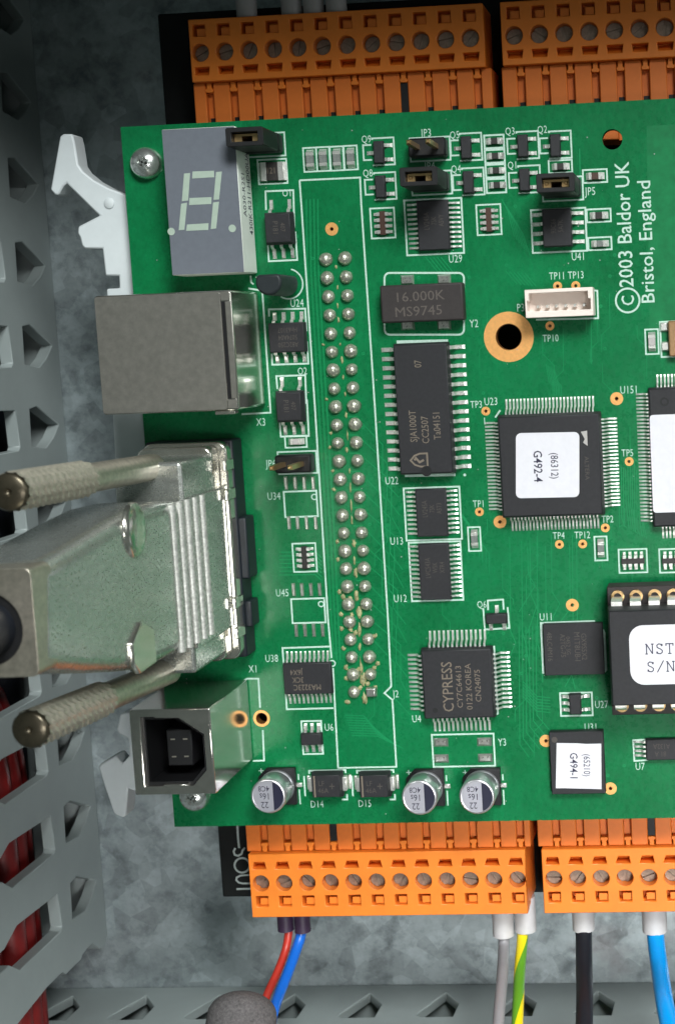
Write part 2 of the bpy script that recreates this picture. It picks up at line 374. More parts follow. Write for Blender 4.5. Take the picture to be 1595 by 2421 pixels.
# bottom wiring duct
DY = -121.6
bd = thing('wiring_duct', 'pale grey slotted wiring duct lying along the bottom edge under the cables', 'wiring duct', (0, DY, PZ))
bh = [(-3.6, -26.1), (-3.2, -27.4), (-0.2, -34.8), (2.8, -30.4), (2.6, -25.5), (-2.5, -25.4)]
bslot = [(3.1, -20.4), (3.2, -5.7), (1.5, -2.6), (1.5, 19), (-1.5, 19), (-1.5, -2.6), (-3.2, -5.7), (-3.1, -20.4)]
xs = [-9.1 + 13.0 * i for i in range(-7, 9)]
g = plate([(-108, -37.9), (108, -37.9), (108, 22), (-108, 22)], [[(x + a, b) for a, b in bh] for x in xs] + [[(x + a, b) for a, b in bslot] for x in xs], 0, 1.7)
g.v = [(p[0], DY - 1.7 + p[2], p[1]) for p in g.v]
obj('slotted_wall', g, M['duct'], bd, bev=0.12, seg=1)
obj('slotted_wall', G().box(-108, 108, -163, -161.3, PZ + 0.1, 22), M['duct'], bd)
obj('duct_floor', G().box(-108, 108, -161.2, -123.4, PZ + 0.1, PZ + 1.5), M['duct'], bd)
obj('duct_cover', G().box(-108, 108, -163.8, DY - 0.4, 22.02, 23.6), M['duct'], bd)

def wirepath(pts, n=8):                       # smooth path through points
    pts = [Vector(p) for p in pts]; out = []
    for i in range(len(pts) - 1):
        p0 = pts[max(i - 1, 0)]; p1 = pts[i]; p2 = pts[i + 1]; p3 = pts[min(i + 2, len(pts) - 1)]
        for j in range(n):
            t = j / n
            out.append(0.5 * ((2 * p1) + (p2 - p0) * t + (2 * p0 - 5 * p1 + 4 * p2 - p3) * t * t + (3 * p1 - p0 - 3 * p2 + p3) * t ** 3))
    out.append(pts[-1]); return out
# red wires bundled inside the left duct
for i, (x, z, r) in enumerate(((-60.4, -13.0, 2.3), (-61.2, -17.8, 2.4), (-62.6, -22.6, 2.4), (-62.0, -8.0, 2.3), (-65.0, -27.2, 2.3), (-66.4, -18.5, 2.3))):
    pth = wirepath([(x - 22, 60, z - 8), (x - 21, 0, z - 8), (x - 14, -45, z - 5), (x - 1.2, -70, z), (x, -92, z), (x + 0.2, -112, z + 0.3), (x - 0.5, -150, z)])
    tag(obj('red_wire', G().tube(pth, r, 12), M['w_red'], smooth=60), 'red wire bundled inside the left wiring duct, seen through its slots', 'wire', 'red wires in the left duct')
for i, (x, z, r) in enumerate(((-66.5, -31.5, 3.6), (-73.5, -26, 4.0), (-71.5, -15.5, 4.0), (-80, -31, 4.2))):  # dark cables added out of sight so the duct holes turn black
    pth = wirepath([(x + 1.5, 60, z), (x + 1, 0, z), (x, -50, z + 0.5), (x - 1.5, -85, z), (x - 2, -150, z)])
    tag(obj('dark_filler_cable', G().tube(pth, r, 12), M['w_black'], smooth=60), 'dark cable added unseen in the left wiring duct to blacken its small holes', 'cable', 'added dark cables in the left duct')
tag(obj('earth_wire', G().tube(wirepath([(-20, -126.5, -24.5), (0, -126, -27.5), (20, -126, -27.0), (34, -126.2, -28), (70, -127, -28)]), 1.6, 12, uvs=True), M['w_gy'], smooth=60),
    'green and yellow wire lying inside the bottom duct, glimpsed through its holes', 'wire')

# black module base under the board
base = thing('module_base', 'black plastic module base behind the orange terminals with grey line lettering at its corner', 'module base', (20, -30, PZ))
obj('base_plate', G().box(-27.0, 90, -97.2, 37.4, PZ + 0.2, -16), M['baseblk'], base, bev=0.3)
LZ = -15.98
def zp(x, y): return P(500 + x / 8.711, 1930 + y / 8.711, LZ)
g = G().ribbon([zp(530, 60), zp(535, 200), zp(545, 420), zp(568, 650)], 0.32, LZ)
g.ribbon([zp(490, 650), zp(455, 720), zp(480, 790), zp(550, 810), zp(620, 770), zp(640, 700), zp(690, 640)], 0.30, LZ)
g.ribbon([zp(630 + 155 * math.cos(t * math.pi / 10), 1005 + 150 * math.sin(t * math.pi / 10)) for t in range(20)], 0.30, LZ, True)
g.ribbon([zp(980, 1200), zp(740, 1205), zp(600, 1215), zp(520, 1255), zp(512, 1310), zp(560, 1360), zp(640, 1378), zp(980, 1375)], 0.28, LZ)
g.ribbon([zp(515, 1495), zp(980, 1480)], 0.30, LZ)
obj('printed_lettering', g, M['grey_print'], base, org=(0, 0, LZ))

# white plastic board carrier with a hooked latch at each end
car = thing('board_carrier', 'white plastic board carrier with hooked latches sticking out left of the green board', 'board carrier', (-30, -30, -6))
def c0(x, y): return (x / 3.7333, y / 3.7333)
def c1(x, y): return (x / 3.7333, 480 + y / 3.7333)
def c4(x, y): return (x / 3.7333, 1440 + y / 3.7333)
CZ = -2.4
up = [c0(560, 1180), c0(640, 1180), c0(660, 1260), c0(690, 1450), c0(730, 1510), c0(830, 1590), c0(960, 1660), c0(1110, 1715), (316, 640), (320, 720), c1(940, 830), c1(940, 755), c1(1055, 750), c1(1050, 640), c1(930, 642), c1(905, 400), c1(750, 402), c1(722, 375), c1(705, 300), c1(684, 265), c1(690, 205), c1(880, 108), c0(840, 1867), c0(620, 1650), c0(590, 1615), c0(560, 1640), c0(520, 1715), c0(490, 1722), c0(445, 1672), c0(520, 1250), c0(530, 1200)]
up = [P(x, y, CZ) for x, y in up]
obj('latch', G().prism(up, CZ - 3.6, CZ), M['white'], car, bev=0.25, label='large upper latch with a forked hook and square notches')
rail = [P(252, 700, CZ), P(320, 700, CZ), P(366, 1330, CZ - 0.2), P(374, 1640, CZ), P(300, 1640, CZ)]
obj('side_rail', G().prism(rail, CZ - 3.6, CZ - 0.02), M['white'], car, bev=0.2)
lo = [c4(1060, 925), c4(1200, 900), c4(1260, 1640), c4(1130, 1580), c4(1110, 1825), c4(1085, 1842), c4(1030, 1820), c4(1005, 1800), c4(930, 1590), c4(870, 1395), c4(890, 1365), c4(1020, 1292), c4(1080, 1362), c4(1140, 1295), c4(1132, 1140), c4(1050, 1100), c4(1030, 1060)]
lo = [P(x, y, CZ - 0.4) for x, y in lo]
obj('latch', G().prism(lo, CZ - 4.0, CZ - 0.4), M['white'], car, bev=0.25, label='small lower latch tapering to a blunt tip')
sl = [c4(1215, 735), c4(1270, 705), c4(1420, 680), c4(1400, 720), c4(1225, 812)]
obj('rail_tab', G().prism([P(x, y, CZ - 1) for x, y in sl], CZ - 3.4, CZ - 1), M['white'], car, bev=0.1)
p0 = P(259, 480, CZ); obj('peg', G().lathe(p0[0], p0[1], [(0.75, CZ - 0.1), (0.75, CZ + 0.15), (0.5, CZ + 0.3), (0.0, CZ + 0.32)], 16), M['white'], car, smooth=50)

# ------------------------------------------------------------------ orange terminals
def terminal_screw_mesh():
    g = G(); r = 1.18
    for sgn in (1, -1):
        pts = []
        for i in range(13):
            t = math.radians(12 + 156 * i / 12); pts.append((r * math.cos(t), sgn * r * math.sin(t)))
        g.prism(pts, -0.3, 0.0)
    g.lathe(0, 0, [(r, -0.8), (r, -0.32)], 20)
    return mesh('screw', g, M['screw'])
SCREW = terminal_screw_mesh()
def terminal_block(top, x_first, n, zt, ys_, hdr, black_slot, lab_plug, lab_head, x0, x1, hx0, hx1):
    """ys_: y of outer edge, square, screw, notch, step edge; hdr: y of header inner end; sgn +1 outer edge is up"""
    yo, ysq, ysc, yn, yi = ys_; s = 1 if top else -1
    pl = thing('terminal_plug', lab_plug, 'terminal plug', ((x0 + x1) / 2, (yo + yi) / 2, zt - 12), 'orange pluggable terminal blocks')
    holes = []; sq = []
    for i in range(n):
        x = x_first + 3.5 * i
        holes.append(circ(x, ysc, 1.25, 20))
        holes.append(rect(x - 0.92, x + 0.92, ysq - 0.82, ysq + 0.82))
        a, b = yn + s * 0.55, yn - s * 0.55
        if top: holes.append([(max(x - 1.15, x0 + 0.5), a), (x + 1.2, a), (x + 1.0, b), (x - 0.95, b)])
        else: holes.append([(max(x - 1.3, x0 + 0.5), a), (x + 0.95, a), (x + 0.75, b), (max(x - 0.85, x0 + 0.7), b)])
    lo_, hi_ = min(yo, yi), max(yo, yi)
    g = plate(rect(x0, x1, lo_, hi_), holes, zt - 2.3, zt)
    obj('housing', g, M['orange'], pl, bev=0.10, seg=1)
    obj('housing_body', G().box(x0 + 0.05, x1 - 0.05, lo_ + 0.05, hi_ - 0.05, zt - 14, zt - 2.32), M['orange'], pl)
    blk = mesh('square_boss', G().box(-0.55, 0.92, -0.80, 0.45, 0, 1.7, 0.12), M['orange'])
    for i in range(n):
        x = x_first + 3.5 * i
        sc = inst('screw', SCREW, pl, (x, ysc, zt - 1.35 + random.uniform(-0.35, 0.2)), random.uniform(0, math.pi))
        inst('square_boss', blk, pl, (x, ysq - 0.02, zt - 2.31))
        wd = mesh('notch_ramp', G().add([(-0.95, -0.5, 0), (0.95, -0.5, 0), (0.95, 0.5, 0), (-0.95, 0.5, 0), (-0.95, 0.5 * -s, 1.7), (0.95, 0.5 * -s, 1.7)], [(3, 2, 1, 0), (0, 1, 5, 4), (1, 2, 5), (3, 0, 4), (2, 3, 4, 5)] if s > 0 else [(3, 2, 1, 0), (2, 3, 4, 5), (1, 2, 5), (3, 0, 4), (0, 1, 5, 4)], ), M['orange']) if i == 0 else wd
        inst('notch_ramp', wd, pl, (x, yn, zt - 2.31))
    # header: row of fins with keyed slots between, under the board edge
    zh = zt - 1.1
    hd = thing('terminal_header', lab_head, 'terminal header', ((hx0 + hx1) / 2, (yi + hdr) / 2, -16), 'orange terminal headers under the board edge')
    ya, yb = min(yi, hdr), max(yi, hdr)
    xc = [hx0] + [x_first + 3.5 * i + 0.60 for i in range(n)] + [hx1]
    body = G().box(hx0, hx1, ya + 0.02, yb, -15.9, zh - 1.15)
    obj('header_body', body, M['orange2'], hd)
    sl_ = 0.55
    for i in range(n + 1):
        a = hx0 if i == 0 else x_first + 3.5 * (i - 1) + 0.60 + sl_
        b = hx1 if i == n else x_first + 3.5 * i + 0.60 - sl_
        if b - a < 0.2: continue
        obj('fin', G().box(a, b, ya + 0.03, yb - 0.02, zh - 1.14, zh), M['orange2'], hd, bev=0.12, seg=1)
    for i in range(n):
        x = x_first + 3.5 * i + 0.60
        y0_, y1_ = (yi - 1.0, yi - 0.02) if s > 0 else (yi + 0.02, yi + 1.0)
        # latch nub of the plug reaching into the slot
        yy = yi - s * 0.02
        obj('nub', G().prism([(x - 0.35, yy), (x + 0.35, yy), (x + 0.33, yy - s * 0.75), (x + 0.62, yy - s * 1.0), (x + 0.45, yy - s * 1.35), (x - 0.45, yy - s * 1.35), (x - 0.62, yy - s * 1.0), (x - 0.33, yy - s * 0.75)], zh - 1.0, zh + 0.10), M['orange'], hd, bev=0.06, seg=1)
        m_ = M['black'] if i == black_slot else M['black']
        if i == black_slot:
            obj('coding_key', G().box(x - 0.52, x + 0.52, ya + 0.04, yi - 1.4 if s > 0 else yb - 0.04, zh - 1.14, zh - 0.25) if s > 0 else G().box(x - 0.52, x + 0.52, yi + 1.4, yb - 0.04, zh - 1.14, zh - 0.25), M['black'], hd)
        else:
            ye = 19.9 if s > 0 else -81.1
            obj('contact_gap', G().box(x - 0.40, x + 0.40, min(ye, ye + s * 1.3), max(ye, ye + s * 1.3), zh - 1.13, zh - 1.02), M['black'], hd)
    return pl, hd
ZT, ZB = -8.0, -5.5
yT = [P(477.7, 127, ZT)[1]]
tx = P(477.7, 127, ZT - .8)[0]; tx2 = P(1215.2, 81.7, ZT - .8)[0]
T = lambda px, py: P(px, py, ZT)
HDY = P(1446, 330, -9.1)[1]
top_ys = (34.65, 33.1, 30.05, 27.5, 26.0)
terminal_block(True, tx, 12, ZT, top_ys, HDY, 8, 'orange terminal plug of twelve screws above the board, its white wires leaving upward', 'orange finned header between the board top edge and the twelve screw upper plug', T(444, 47)[0], T(1141, 30)[0], T(453, 230)[0], T(1160, 200)[0])
terminal_block(True, tx2, 12, ZT, top_ys, HDY, -1, 'orange terminal plug at top right, cut off by the picture edge', 'orange finned header at top right below the cut off plug', T(1182, 40)[0], T(1182, 40)[0] + 43.5, T(1184, 200)[0], T(1184, 200)[0] + 43.5)
Bm = lambda px, py: P(px, py, ZB)
bx = P(621, 2091, ZB - .8)[0]; bx2 = P(1309, 2073, ZB - .8)[0]
bot_ys = (-96.4, -93.95, -91.15, -88.4, -86.6)
terminal_block(False, bx, 12, ZB, bot_ys, -72.0, 3, 'orange terminal plug below the board, feeding the red, blue, grey and striped wires', 'orange finned header between the board bottom edge and the lower left plug', Bm(592, 2100)[0], Bm(1243, 2080)[0], Bm(576, 1980)[0], Bm(1251, 1985)[0])
terminal_block(False, bx2, 12, ZB, bot_ys, -72.0, 4, 'orange terminal plug at bottom right, feeding the thick black and light blue wires', 'orange finned header at bottom right above the plug with thick wires', Bm(1281, 2060)[0], Bm(1281, 2060)[0] + 43.5, Bm(1268, 1985)[0], Bm(1268, 1985)[0] + 44)

# ------------------------------------------------------------------ wires at the terminals
def wire(name, label, cat, pts, r, mw, fer=None, uvs=False, group=None):
    t = thing(name, label, cat, pts[0], group)
    obj('insulation', G().tube(wirepath(pts), r, 16, uvs=uvs), mw, t, org=pts[0], smooth=60)
    if fer:
        a, b, fr, mf = fer
        d = (Vector(b) - Vector(a)); L = d.length; k = 0.12 / L
        g = G().tube([Vector(a), Vector(a) + d * (1 - k), Vector(b)], [fr, fr * 1.02, fr * 0.9], 20)
        obj('ferrule_sleeve', g, mf, t, smooth=50)
    return t
def W3(px, py, z): x, y = P(px, py, z); return (x, y, z)
ye = -96.3
def fer(px, py0, py1, z, r, mf):
    x, _ = P(px, py1, z); a = (x, ye + 0.5, z); b = W3(px, py1, z); return (a, b, r, mf)
zf = -11.0
wire('wire', 'grey insulated wire with white sleeve from the lower left plug down to the duct', 'wire', [W3(1191, 2195, zf), W3(1190, 2240, zf + 1), W3(1187, 2300, zf + 7), W3(1181, 2370, zf + 13), W3(1174, 2460, zf + 19)], 0.85, M['w_grey'], fer(1190, 0, 2212, zf, 1.62, M['ferr_w']))
wire('wire', 'green and yellow striped earth wire with white sleeve at the lower left plug end', 'wire', [W3(1235, 2185, zf), W3(1234, 2220, zf + 1), W3(1228, 2290, zf + 6), W3(1224, 2370, zf + 13), W3(1220, 2460, zf + 19)], 0.84, M['w_gy'], fer(1242, 0, 2201, zf, 1.62, M['ferr_w']), uvs=True)
wire('wire', 'thick black wire with white sleeve from the bottom right plug', 'wire', [W3(1378, 2180, zf), W3(1379, 2215, zf + 1), W3(1380, 2290, zf + 6), W3(1381, 2370, zf + 13), W3(1379, 2460, zf + 19)], 1.24, M['w_black'], fer(1379, 0, 2198, zf, 1.66, M['ferr_w']))
wire('wire', 'thick light blue wire with white sleeve at the right of the bottom right plug', 'wire', [W3(1547, 2180, zf), W3(1549, 2220, zf + 1), W3(1558, 2290, zf + 6), W3(1570, 2370, zf + 14), W3(1588, 2460, zf + 20)], 1.30, M['w_cyan'], fer(1547, 0, 2202, zf, 1.85, M['ferr_w']))
cab = thing('cable', 'dark grey cable end at the bottom with red and blue cores rising to a plug', 'cable', W3(600, 2400, 0))
jk = [W3(548, 2640, 13), W3(556, 2540, 9), W3(566, 2450, 5), W3(573, 2402, 3)]
jp = wirepath(jk, 5); d = (jp[-1] - jp[-2]).normalized(); e0 = jp[-1]
rad = [5.0] * len(jp)
for k in range(1, 9):
    a = math.radians(90 * k / 8); jp.append(e0 + d * 3.4 * math.sin(a)); rad.append(max(0.05, 5.0 * math.cos(a)))
obj('jacket', G().tube(jp, rad, 28), M['jacket'], cab, smooth=70)
obj('core', G().tube(wirepath([W3(682, 2180, zf), W3(682, 2205, zf), W3(675, 2245, zf + 1), W3(655, 2300, zf + 4), W3(632, 2350, zf + 7), W3(612, 2410, zf + 10)]), 0.62, 14), M['core_red'], cab, smooth=60, label='red core')
obj('core', G().tube(wirepath([W3(712, 2180, zf), W3(711, 2210, zf), W3(700, 2245, zf + 1.5), W3(680, 2300, zf + 5), W3(660, 2350, zf + 9), W3(645, 2395, zf + 13), W3(640, 2430, zf + 13)]), 0.80, 14), M['w_blue'], cab, smooth=60, label='blue core')
for px, pe in ((676, 2198), (716, 2201)):
    a, b, r_, m_ = fer(px, 0, pe, zf, 1.25, M['ferr_v']); obj('ferrule_sleeve', G().tube([a, b], r_, 18), m_, cab, smooth=50, label='dark violet sleeve')
labs = ['white sleeved wire leaving the upper plug at its left, standing alone', 'white sleeved wire leaving the upper plug, left of the row of three', 'white sleeved wire leaving the upper plug, middle of the row of three', 'white sleeved wire leaving the upper plug, right of the row of three']
for (px, lb) in zip((583, 689, 741, 795), labs):
    z = -14.0; x, _ = P(px, 20, z)
    t = thing('wire', lb, 'wire', (x, 36, z), 'white sleeved wires at the upper plug')
    obj('ferrule_sleeve', G().tube([(x, 33, z), (x, 38.6, z)], 1.5, 18), M['ferr_w'], t, smooth=50)
    obj('insulation', G().tube(wirepath([(x, 37, z), (x, 42, z), (x - 0.3, 47, z + 2), (x - 0.5, 51.5, z + 4)]), 0.95, 14), M['w_grey'], t, smooth=60)

# ------------------------------------------------------------------ the circuit board
def N(col, row, x, y): return (col + x / 3.7333, row + y / 3.7333)
def Q(col, row, x, y, z=0.0): return P(*N(col, row, x, y), z)
pcb = thing('circuit_board', 'green circuit board crowded with black chips, white lettering and two columns of solder dots', 'circuit board', (10, -30, -1.6))
BX0, BX1, BY0, BY1 = -27.65, 66.0, -80.35, 19.2
HOLES = []                                    # x, y, hole r, pad r
def hole_at(px, py, rh, rp): x, y = P(px, py); HOLES.append((x, y, rh, rp))
hole_at(1201.8, 796, 1.83, 3.45); hole_at(1446, 329, 1.36, 0); hole_at(618.5, 1698, 0.86, 1.22)
for px, py in ((1317, 676), (1360, 675), (1299, 770), (1147.6, 971.5), (1486, 1090.5), (1132.5, 1209.5), (1429.7, 1247.5), (1321.2, 1286.5), (1376.3, 1285.5)): hole_at(px, py, 0.24, 0.62)
for px, py in ((784, 541), (1456.5, 942), (1181, 1233.5), (1352, 1430), (1289.5, 1751), (1442, 1863.5)): hole_at(px, py, 0.27, 0.90)
g = plate(rect(BX0, BX1, BY0, BY1), [circ(x, y, rh, 36 if rh > 0.5 else 12) for x, y, rh, rp in HOLES], -1.6, 0)
obj('board', g, M['board'], pcb, org=(0, 0, -1.6))
for x, y, rh, rp in HOLES:
    if rp:
        gg = G().ring(x, y, rh, rp, 0.002, 0.03, 40 if rp > 1 else 20)
        o = obj('mounting_pad' if rp > 3 else 'via_pad' if rp > 0.8 else 'test_point', gg, M['gold'], pcb, smooth=40)
        obj('barrel', G().ring(x, y, rh - 0.06, rh + 0.001, -1.59, 0.01, 30 if rp > 1 else 14), M['barrel'], o, smooth=40)
# traces under the solder mask: fine relief joined into one part
tr = G()
TN = [0]
def trace(pts, wd=0.16):
    TN[0] += 1; tr.ribbon([P(*p) for p in pts], wd * 0.75, 0.006 + 0.00007 * TN[0])
rnd = random.Random(3)
for i in range(13):
    x = 842 + i * 2.4; y = 985 + i * 43
    trace([(x - 22, y), (x, y), (x + 62 + i % 3 * 8, y + 66), (x + 62 + i % 3 * 8, y + 150), (x + 100, y + 190)])
for i in range(4): trace([(724 + i * 9, 470), (726 + i * 9, 640), (745 + i * 9.5, 980), (763 + i * 9, 1260), (780 + i * 8, 1560)], 0.2)
for i, x in enumerate((1204, 1232, 1246, 1252, 1268, 1288, 1302, 1345, 1352, 1362)):
    y0 = 1255 + rnd.randint(0, 40); y1 = 1400 + rnd.randint(-60, 140)
    trace([(x, y0), (x + 2, y1), (x - 20 + rnd.randint(0, 40), y1 + 28), (x - 20 + rnd.randint(0, 40), y1 + 90)])
for i in range(12):
    x = 1462 + i * 5.2; trace([(x, 1075 + rnd.randint(-20, 50)), (x + 1, 1200 + rnd.randint(-30, 60)), (x + 8, 1240 + i * 3)], 0.13)
for i in range(6): trace([(1195 + i * 9, 640 + i), (1222 + i * 9, 672 + i)], 0.16)
for i in range(5): trace([(1006 + i * 9, 608), (1040 + i * 9, 650)], 0.16)
for i in range(7): trace([(660, 1305 + i * 9), (745, 1304 + i * 9), (760, 1318 + i * 9)], 0.18)
for i in range(9): trace([(815 + i * 2, 1690 + i * 6), (860 + i * 4, 1692 + i * 6), (905 + i * 6, 1745 + i * 3)], 0.2)
for i in range(6): trace([(1226 + i * 8, 1480), (1228 + i * 8, 1760 - i * 14), (1250 + i * 12, 1790 - i * 10)], 0.16)
for i in range(6): trace([(1235, 1610 + i * 7), (1268, 1646 + i * 7), (1300, 1649 + i * 7)], 0.15)
for i in range(8): trace([(1060 + i * 9, 1180 + i * 12), (1100 + i * 8, 1225 + i * 12), (1100 + i * 8, 1260 + i * 14)], 0.15)
for i in range(6): trace([(1290 + i * 4, 860 + i * 3), (1296 + i * 4, 900), (1306 + i * 4, 912), (1306 + i * 4, 935)], 0.14)
for i in range(7): trace([(1185 + i * 5, 470 + i * 8), (1200 + i * 6, 500 + i * 9), (1215 + i * 6, 560 + i * 7)], 0.15)
for i in range(26):
    x = rnd.uniform(860, 1560); y = rnd.uniform(600, 1680); l = rnd.uniform(30, 110); dx = rnd.choice((-1, 1)) * rnd.uniform(12, 30)
    trace([(x, y), (x + 1, y + l), (x + 1 + dx, y + l + abs(dx)), (x + 1 + dx, y + l + abs(dx) + rnd.uniform(10, 70))], 0.13)
for i in range(70):
    x = rnd.uniform(700, 1580); y = rnd.uniform(480, 1900); q = P(x, y)
    tr.ring(q[0], q[1], 0.10, 0.24, 0.001, 0.02, 10)
trace([(1396, 690), (1397, 860)], 0.2); trace([(1369, 350), (1371, 470)], 0.2)
ds_ = G(); rq = random.Random(21)
for i in range(150):
    a_ = rq.uniform(BX0 + 1, 50); b_ = rq.uniform(BY0 + 1, BY1 - 1); q_ = rq.uniform(0.05, 0.13); t_ = rq.uniform(0, 3.1)
    ds_.prism([(a_ + q_ * math.cos(t_ + k * 2.1), b_ + q_ * math.sin(t_ + k * 2.1)) for k in range(3)], 0.03, 0.06)
obj('dust', ds_, M['alumina'], pcb, org=(0, 0, 0), kind='stuff')
o = obj('copper_trace', tr, M['trace'], pcb, org=(0, 0, 0.012), kind='stuff')
pour = G(); a = P(1527, 297, 0); b = P(1535, 830, 0)
pour.prism([a, (65.5, a[1]), (65.5, b[1]), (b[0], b[1])], 0.001, 0.004)
M['pour'] = mat('mask_over_plane', (0.006, 0.155, 0.052), 0.32, 0, var=0.2, scale=0.5, spec=0.35)
obj('copper_area', pour, M['pour'], pcb, org=(0, 0, 0))
# ---- silkscreen
SZ = 0.022
def silk(pts, closed=False, wd=0.24):
    pts = [P(*p) for p in pts]; c = pts[0]
    return obj('silkscreen_outline', G().ribbon(pts, wd, SZ, closed), M['silk'], pcb, org=(c[0], c[1], 0))
def silkc(col, row, pts, closed=True, wd=0.24): return silk([N(col, row, *p) for p in pts], closed, wd)
def sbox(col, row, x0, y0, x1, y1, wd=0.24, sk=20):      # outline box squared to the board axes from two opposite corners
    a = Q(col, row, x0, y0); b = Q(col, row, x1, y1)
    g = G().ribbon([(a[0], a[1]), (b[0], a[1]), (b[0], b[1]), (a[0], b[1])], wd, SZ, True)
    return obj('silkscreen_outline', g, M['silk'], pcb, org=(a[0], a[1], 0))
def stext(s, col, row, x, y, h=1.0, rot=0, sx=0.72, weight=0.0, sp=1.05):
    p = Q(col, row, x, y)
    return obj('silkscreen_lettering', text_g(s, p[0], p[1], SZ + 0.004, h, rot, sx, weight, sp=sp), M['silk'], pcb, org=(p[0], p[1], 0))
# connector outline with its arrow
silk([N(400, 0, 1150, 1590), N(800, 0, 190, 1565), N(800, 480, 200, 0), N(800, 960, 320, 0), N(800, 960, 435, 1867), N(800, 1440, 465, 680), N(800, 1440, 405, 740), N(800, 1440, 475, 800), N(800, 1440, 510, 1390), N(400, 1440, 1490, 1400), N(400, 1440, 1445, 520)])
silk([N(400, 0, 1150, 1590), N(400, 480, 1165, 0), N(400, 480, 1290, 1867), N(400, 960, 1400, 1867), N(400, 1440, 1432, 430)])
silk([N(400, 1440, 1438 + 26 * math.cos(t * math.pi / 6), 478 + 26 * math.sin(t * math.pi / 6)) for t in range(12)], True, 0.2)
for s, col, row, x, y in (('Q9', 800, 0, 245, 1225), ('Q8', 800, 0, 258, 1525), ('JP3', 800, 0, 768, 1170), ('JP4', 800, 0, 800, 1462), ('Q5', 800, 0, 1022, 1188), ('Q4', 800, 0, 1035, 1488),
        ('Q3', 1175, 0, 110, 1155), ('Q1', 1175, 0, 128, 1455), ('Q2', 1175, 0, 395, 1140), ('JP5', 1175, 0, 815, 1685), ('O1', 400, 0, 1035, 1700), ('U29', 800, 480, 1030, 488), ('Y2', 800, 480, 1192, 1060),
        ('U41', 1175, 480, 708, 468), ('TP11', 1175, 480, 520, 640), ('TP13', 1175, 480, 690, 632), ('P3', 1175, 480, 205, 920), ('TP10', 1175, 480, 468, 1190), ('TP3', 800, 480, 1212, 1775), ('U23', 800, 480, 1342, 1748),
        ('U151', 1175, 480, 1155, 1645), ('U24', 400, 480, 1128, 880), ('O2', 400, 480, 1175, 1480), ('X3', 400, 960, 808, 138), ('JP6', 400, 960, 895, 505), ('U34', 400, 960, 925, 792), ('U45', 400, 960, 998, 1645),
        ('U22', 800, 960, 470, 655), ('U13', 800, 960, 512, 1188), ('U12', 800, 960, 545, 1695), ('TP1', 800, 960, 1230, 860), ('1', 800, 960, 1287, 130), ('Q6', 800, 960, 1262, 1748), ('TP5', 1175, 960, 1145, 410), ('TP2', 1175, 960, 970, 995),
        ('TP4', 1175, 960, 540, 1140), ('TP12', 1175, 960, 748, 1135), ('U11', 1175, 1440, 425, 65), ('U27', 1175, 1440, 918, 838), ('U31', 1175, 1440, 820, 1038), ('U7', 1175, 1440, 1258, 1385), ('Y3', 1175, 1440, 40, 1172),
        ('U4', 800, 1440, 688, 965), ('J2', 800, 1440, 502, 745), ('D15', 800, 1440, 232, 1712), ('D14', 400, 1440, 1305, 1718), ('U6', 400, 1440, 1410, 1040), ('X1', 400, 1440, 735, 525), ('U38', 400, 1440, 905, 432)):
    stext(s, col, row, x, y, 1.10 if s[0] in 'UXYJDP' else 1.02)
for col, row, x, y in ((400, 1440, 812, 1425), (800, 1440, 618, 1440), (800, 1440, 1115, 1440)): stext('+', col, row, x, y, 1.1, sx=1.0)
stext('\u00a92003 Baldor UK', 1175, 0, 0, 0) if False else None
def vtext(s, px, py0, py1, h, sx=None, weight=0.006):        # lettering that reads upwards between two pixels
    a = P(px[0], py0); b = P(px[1], py1); L = b[1] - a[1]
    g0 = text_g(s, 0, 0, 0, h, 0, 1.0, weight); wd = max(v[0] for v in g0.v) - min(v[0] for v in g0.v)
    g = text_g(s, (a[0] + b[0]) / 2, (a[1] + b[1]) / 2, SZ + 0.004, h, 90, L / wd, weight)
    return obj('silkscreen_lettering', g, M['silk'], pcb, org=(a[0], a[1], 0))
vtext('2003 Baldor UK', (1480, 1467), 678, 382, 2.0)
vtext('Bristol, England', (1529, 1521), 715, 427, 1.85)
cc = Q(1175, 480, 1148, 858)
obj('silkscreen_lettering', G().ribbon(circ(cc[0], cc[1], 1.62, 28), 0.26, SZ, True), M['silk'], pcb, org=(*cc, 0))
obj('silkscreen_lettering', text_g('C', cc[0], cc[1], SZ + 0.004, 1.75, 90, 0.85, 0.008), M['silk'], pcb, org=(*cc, 0))

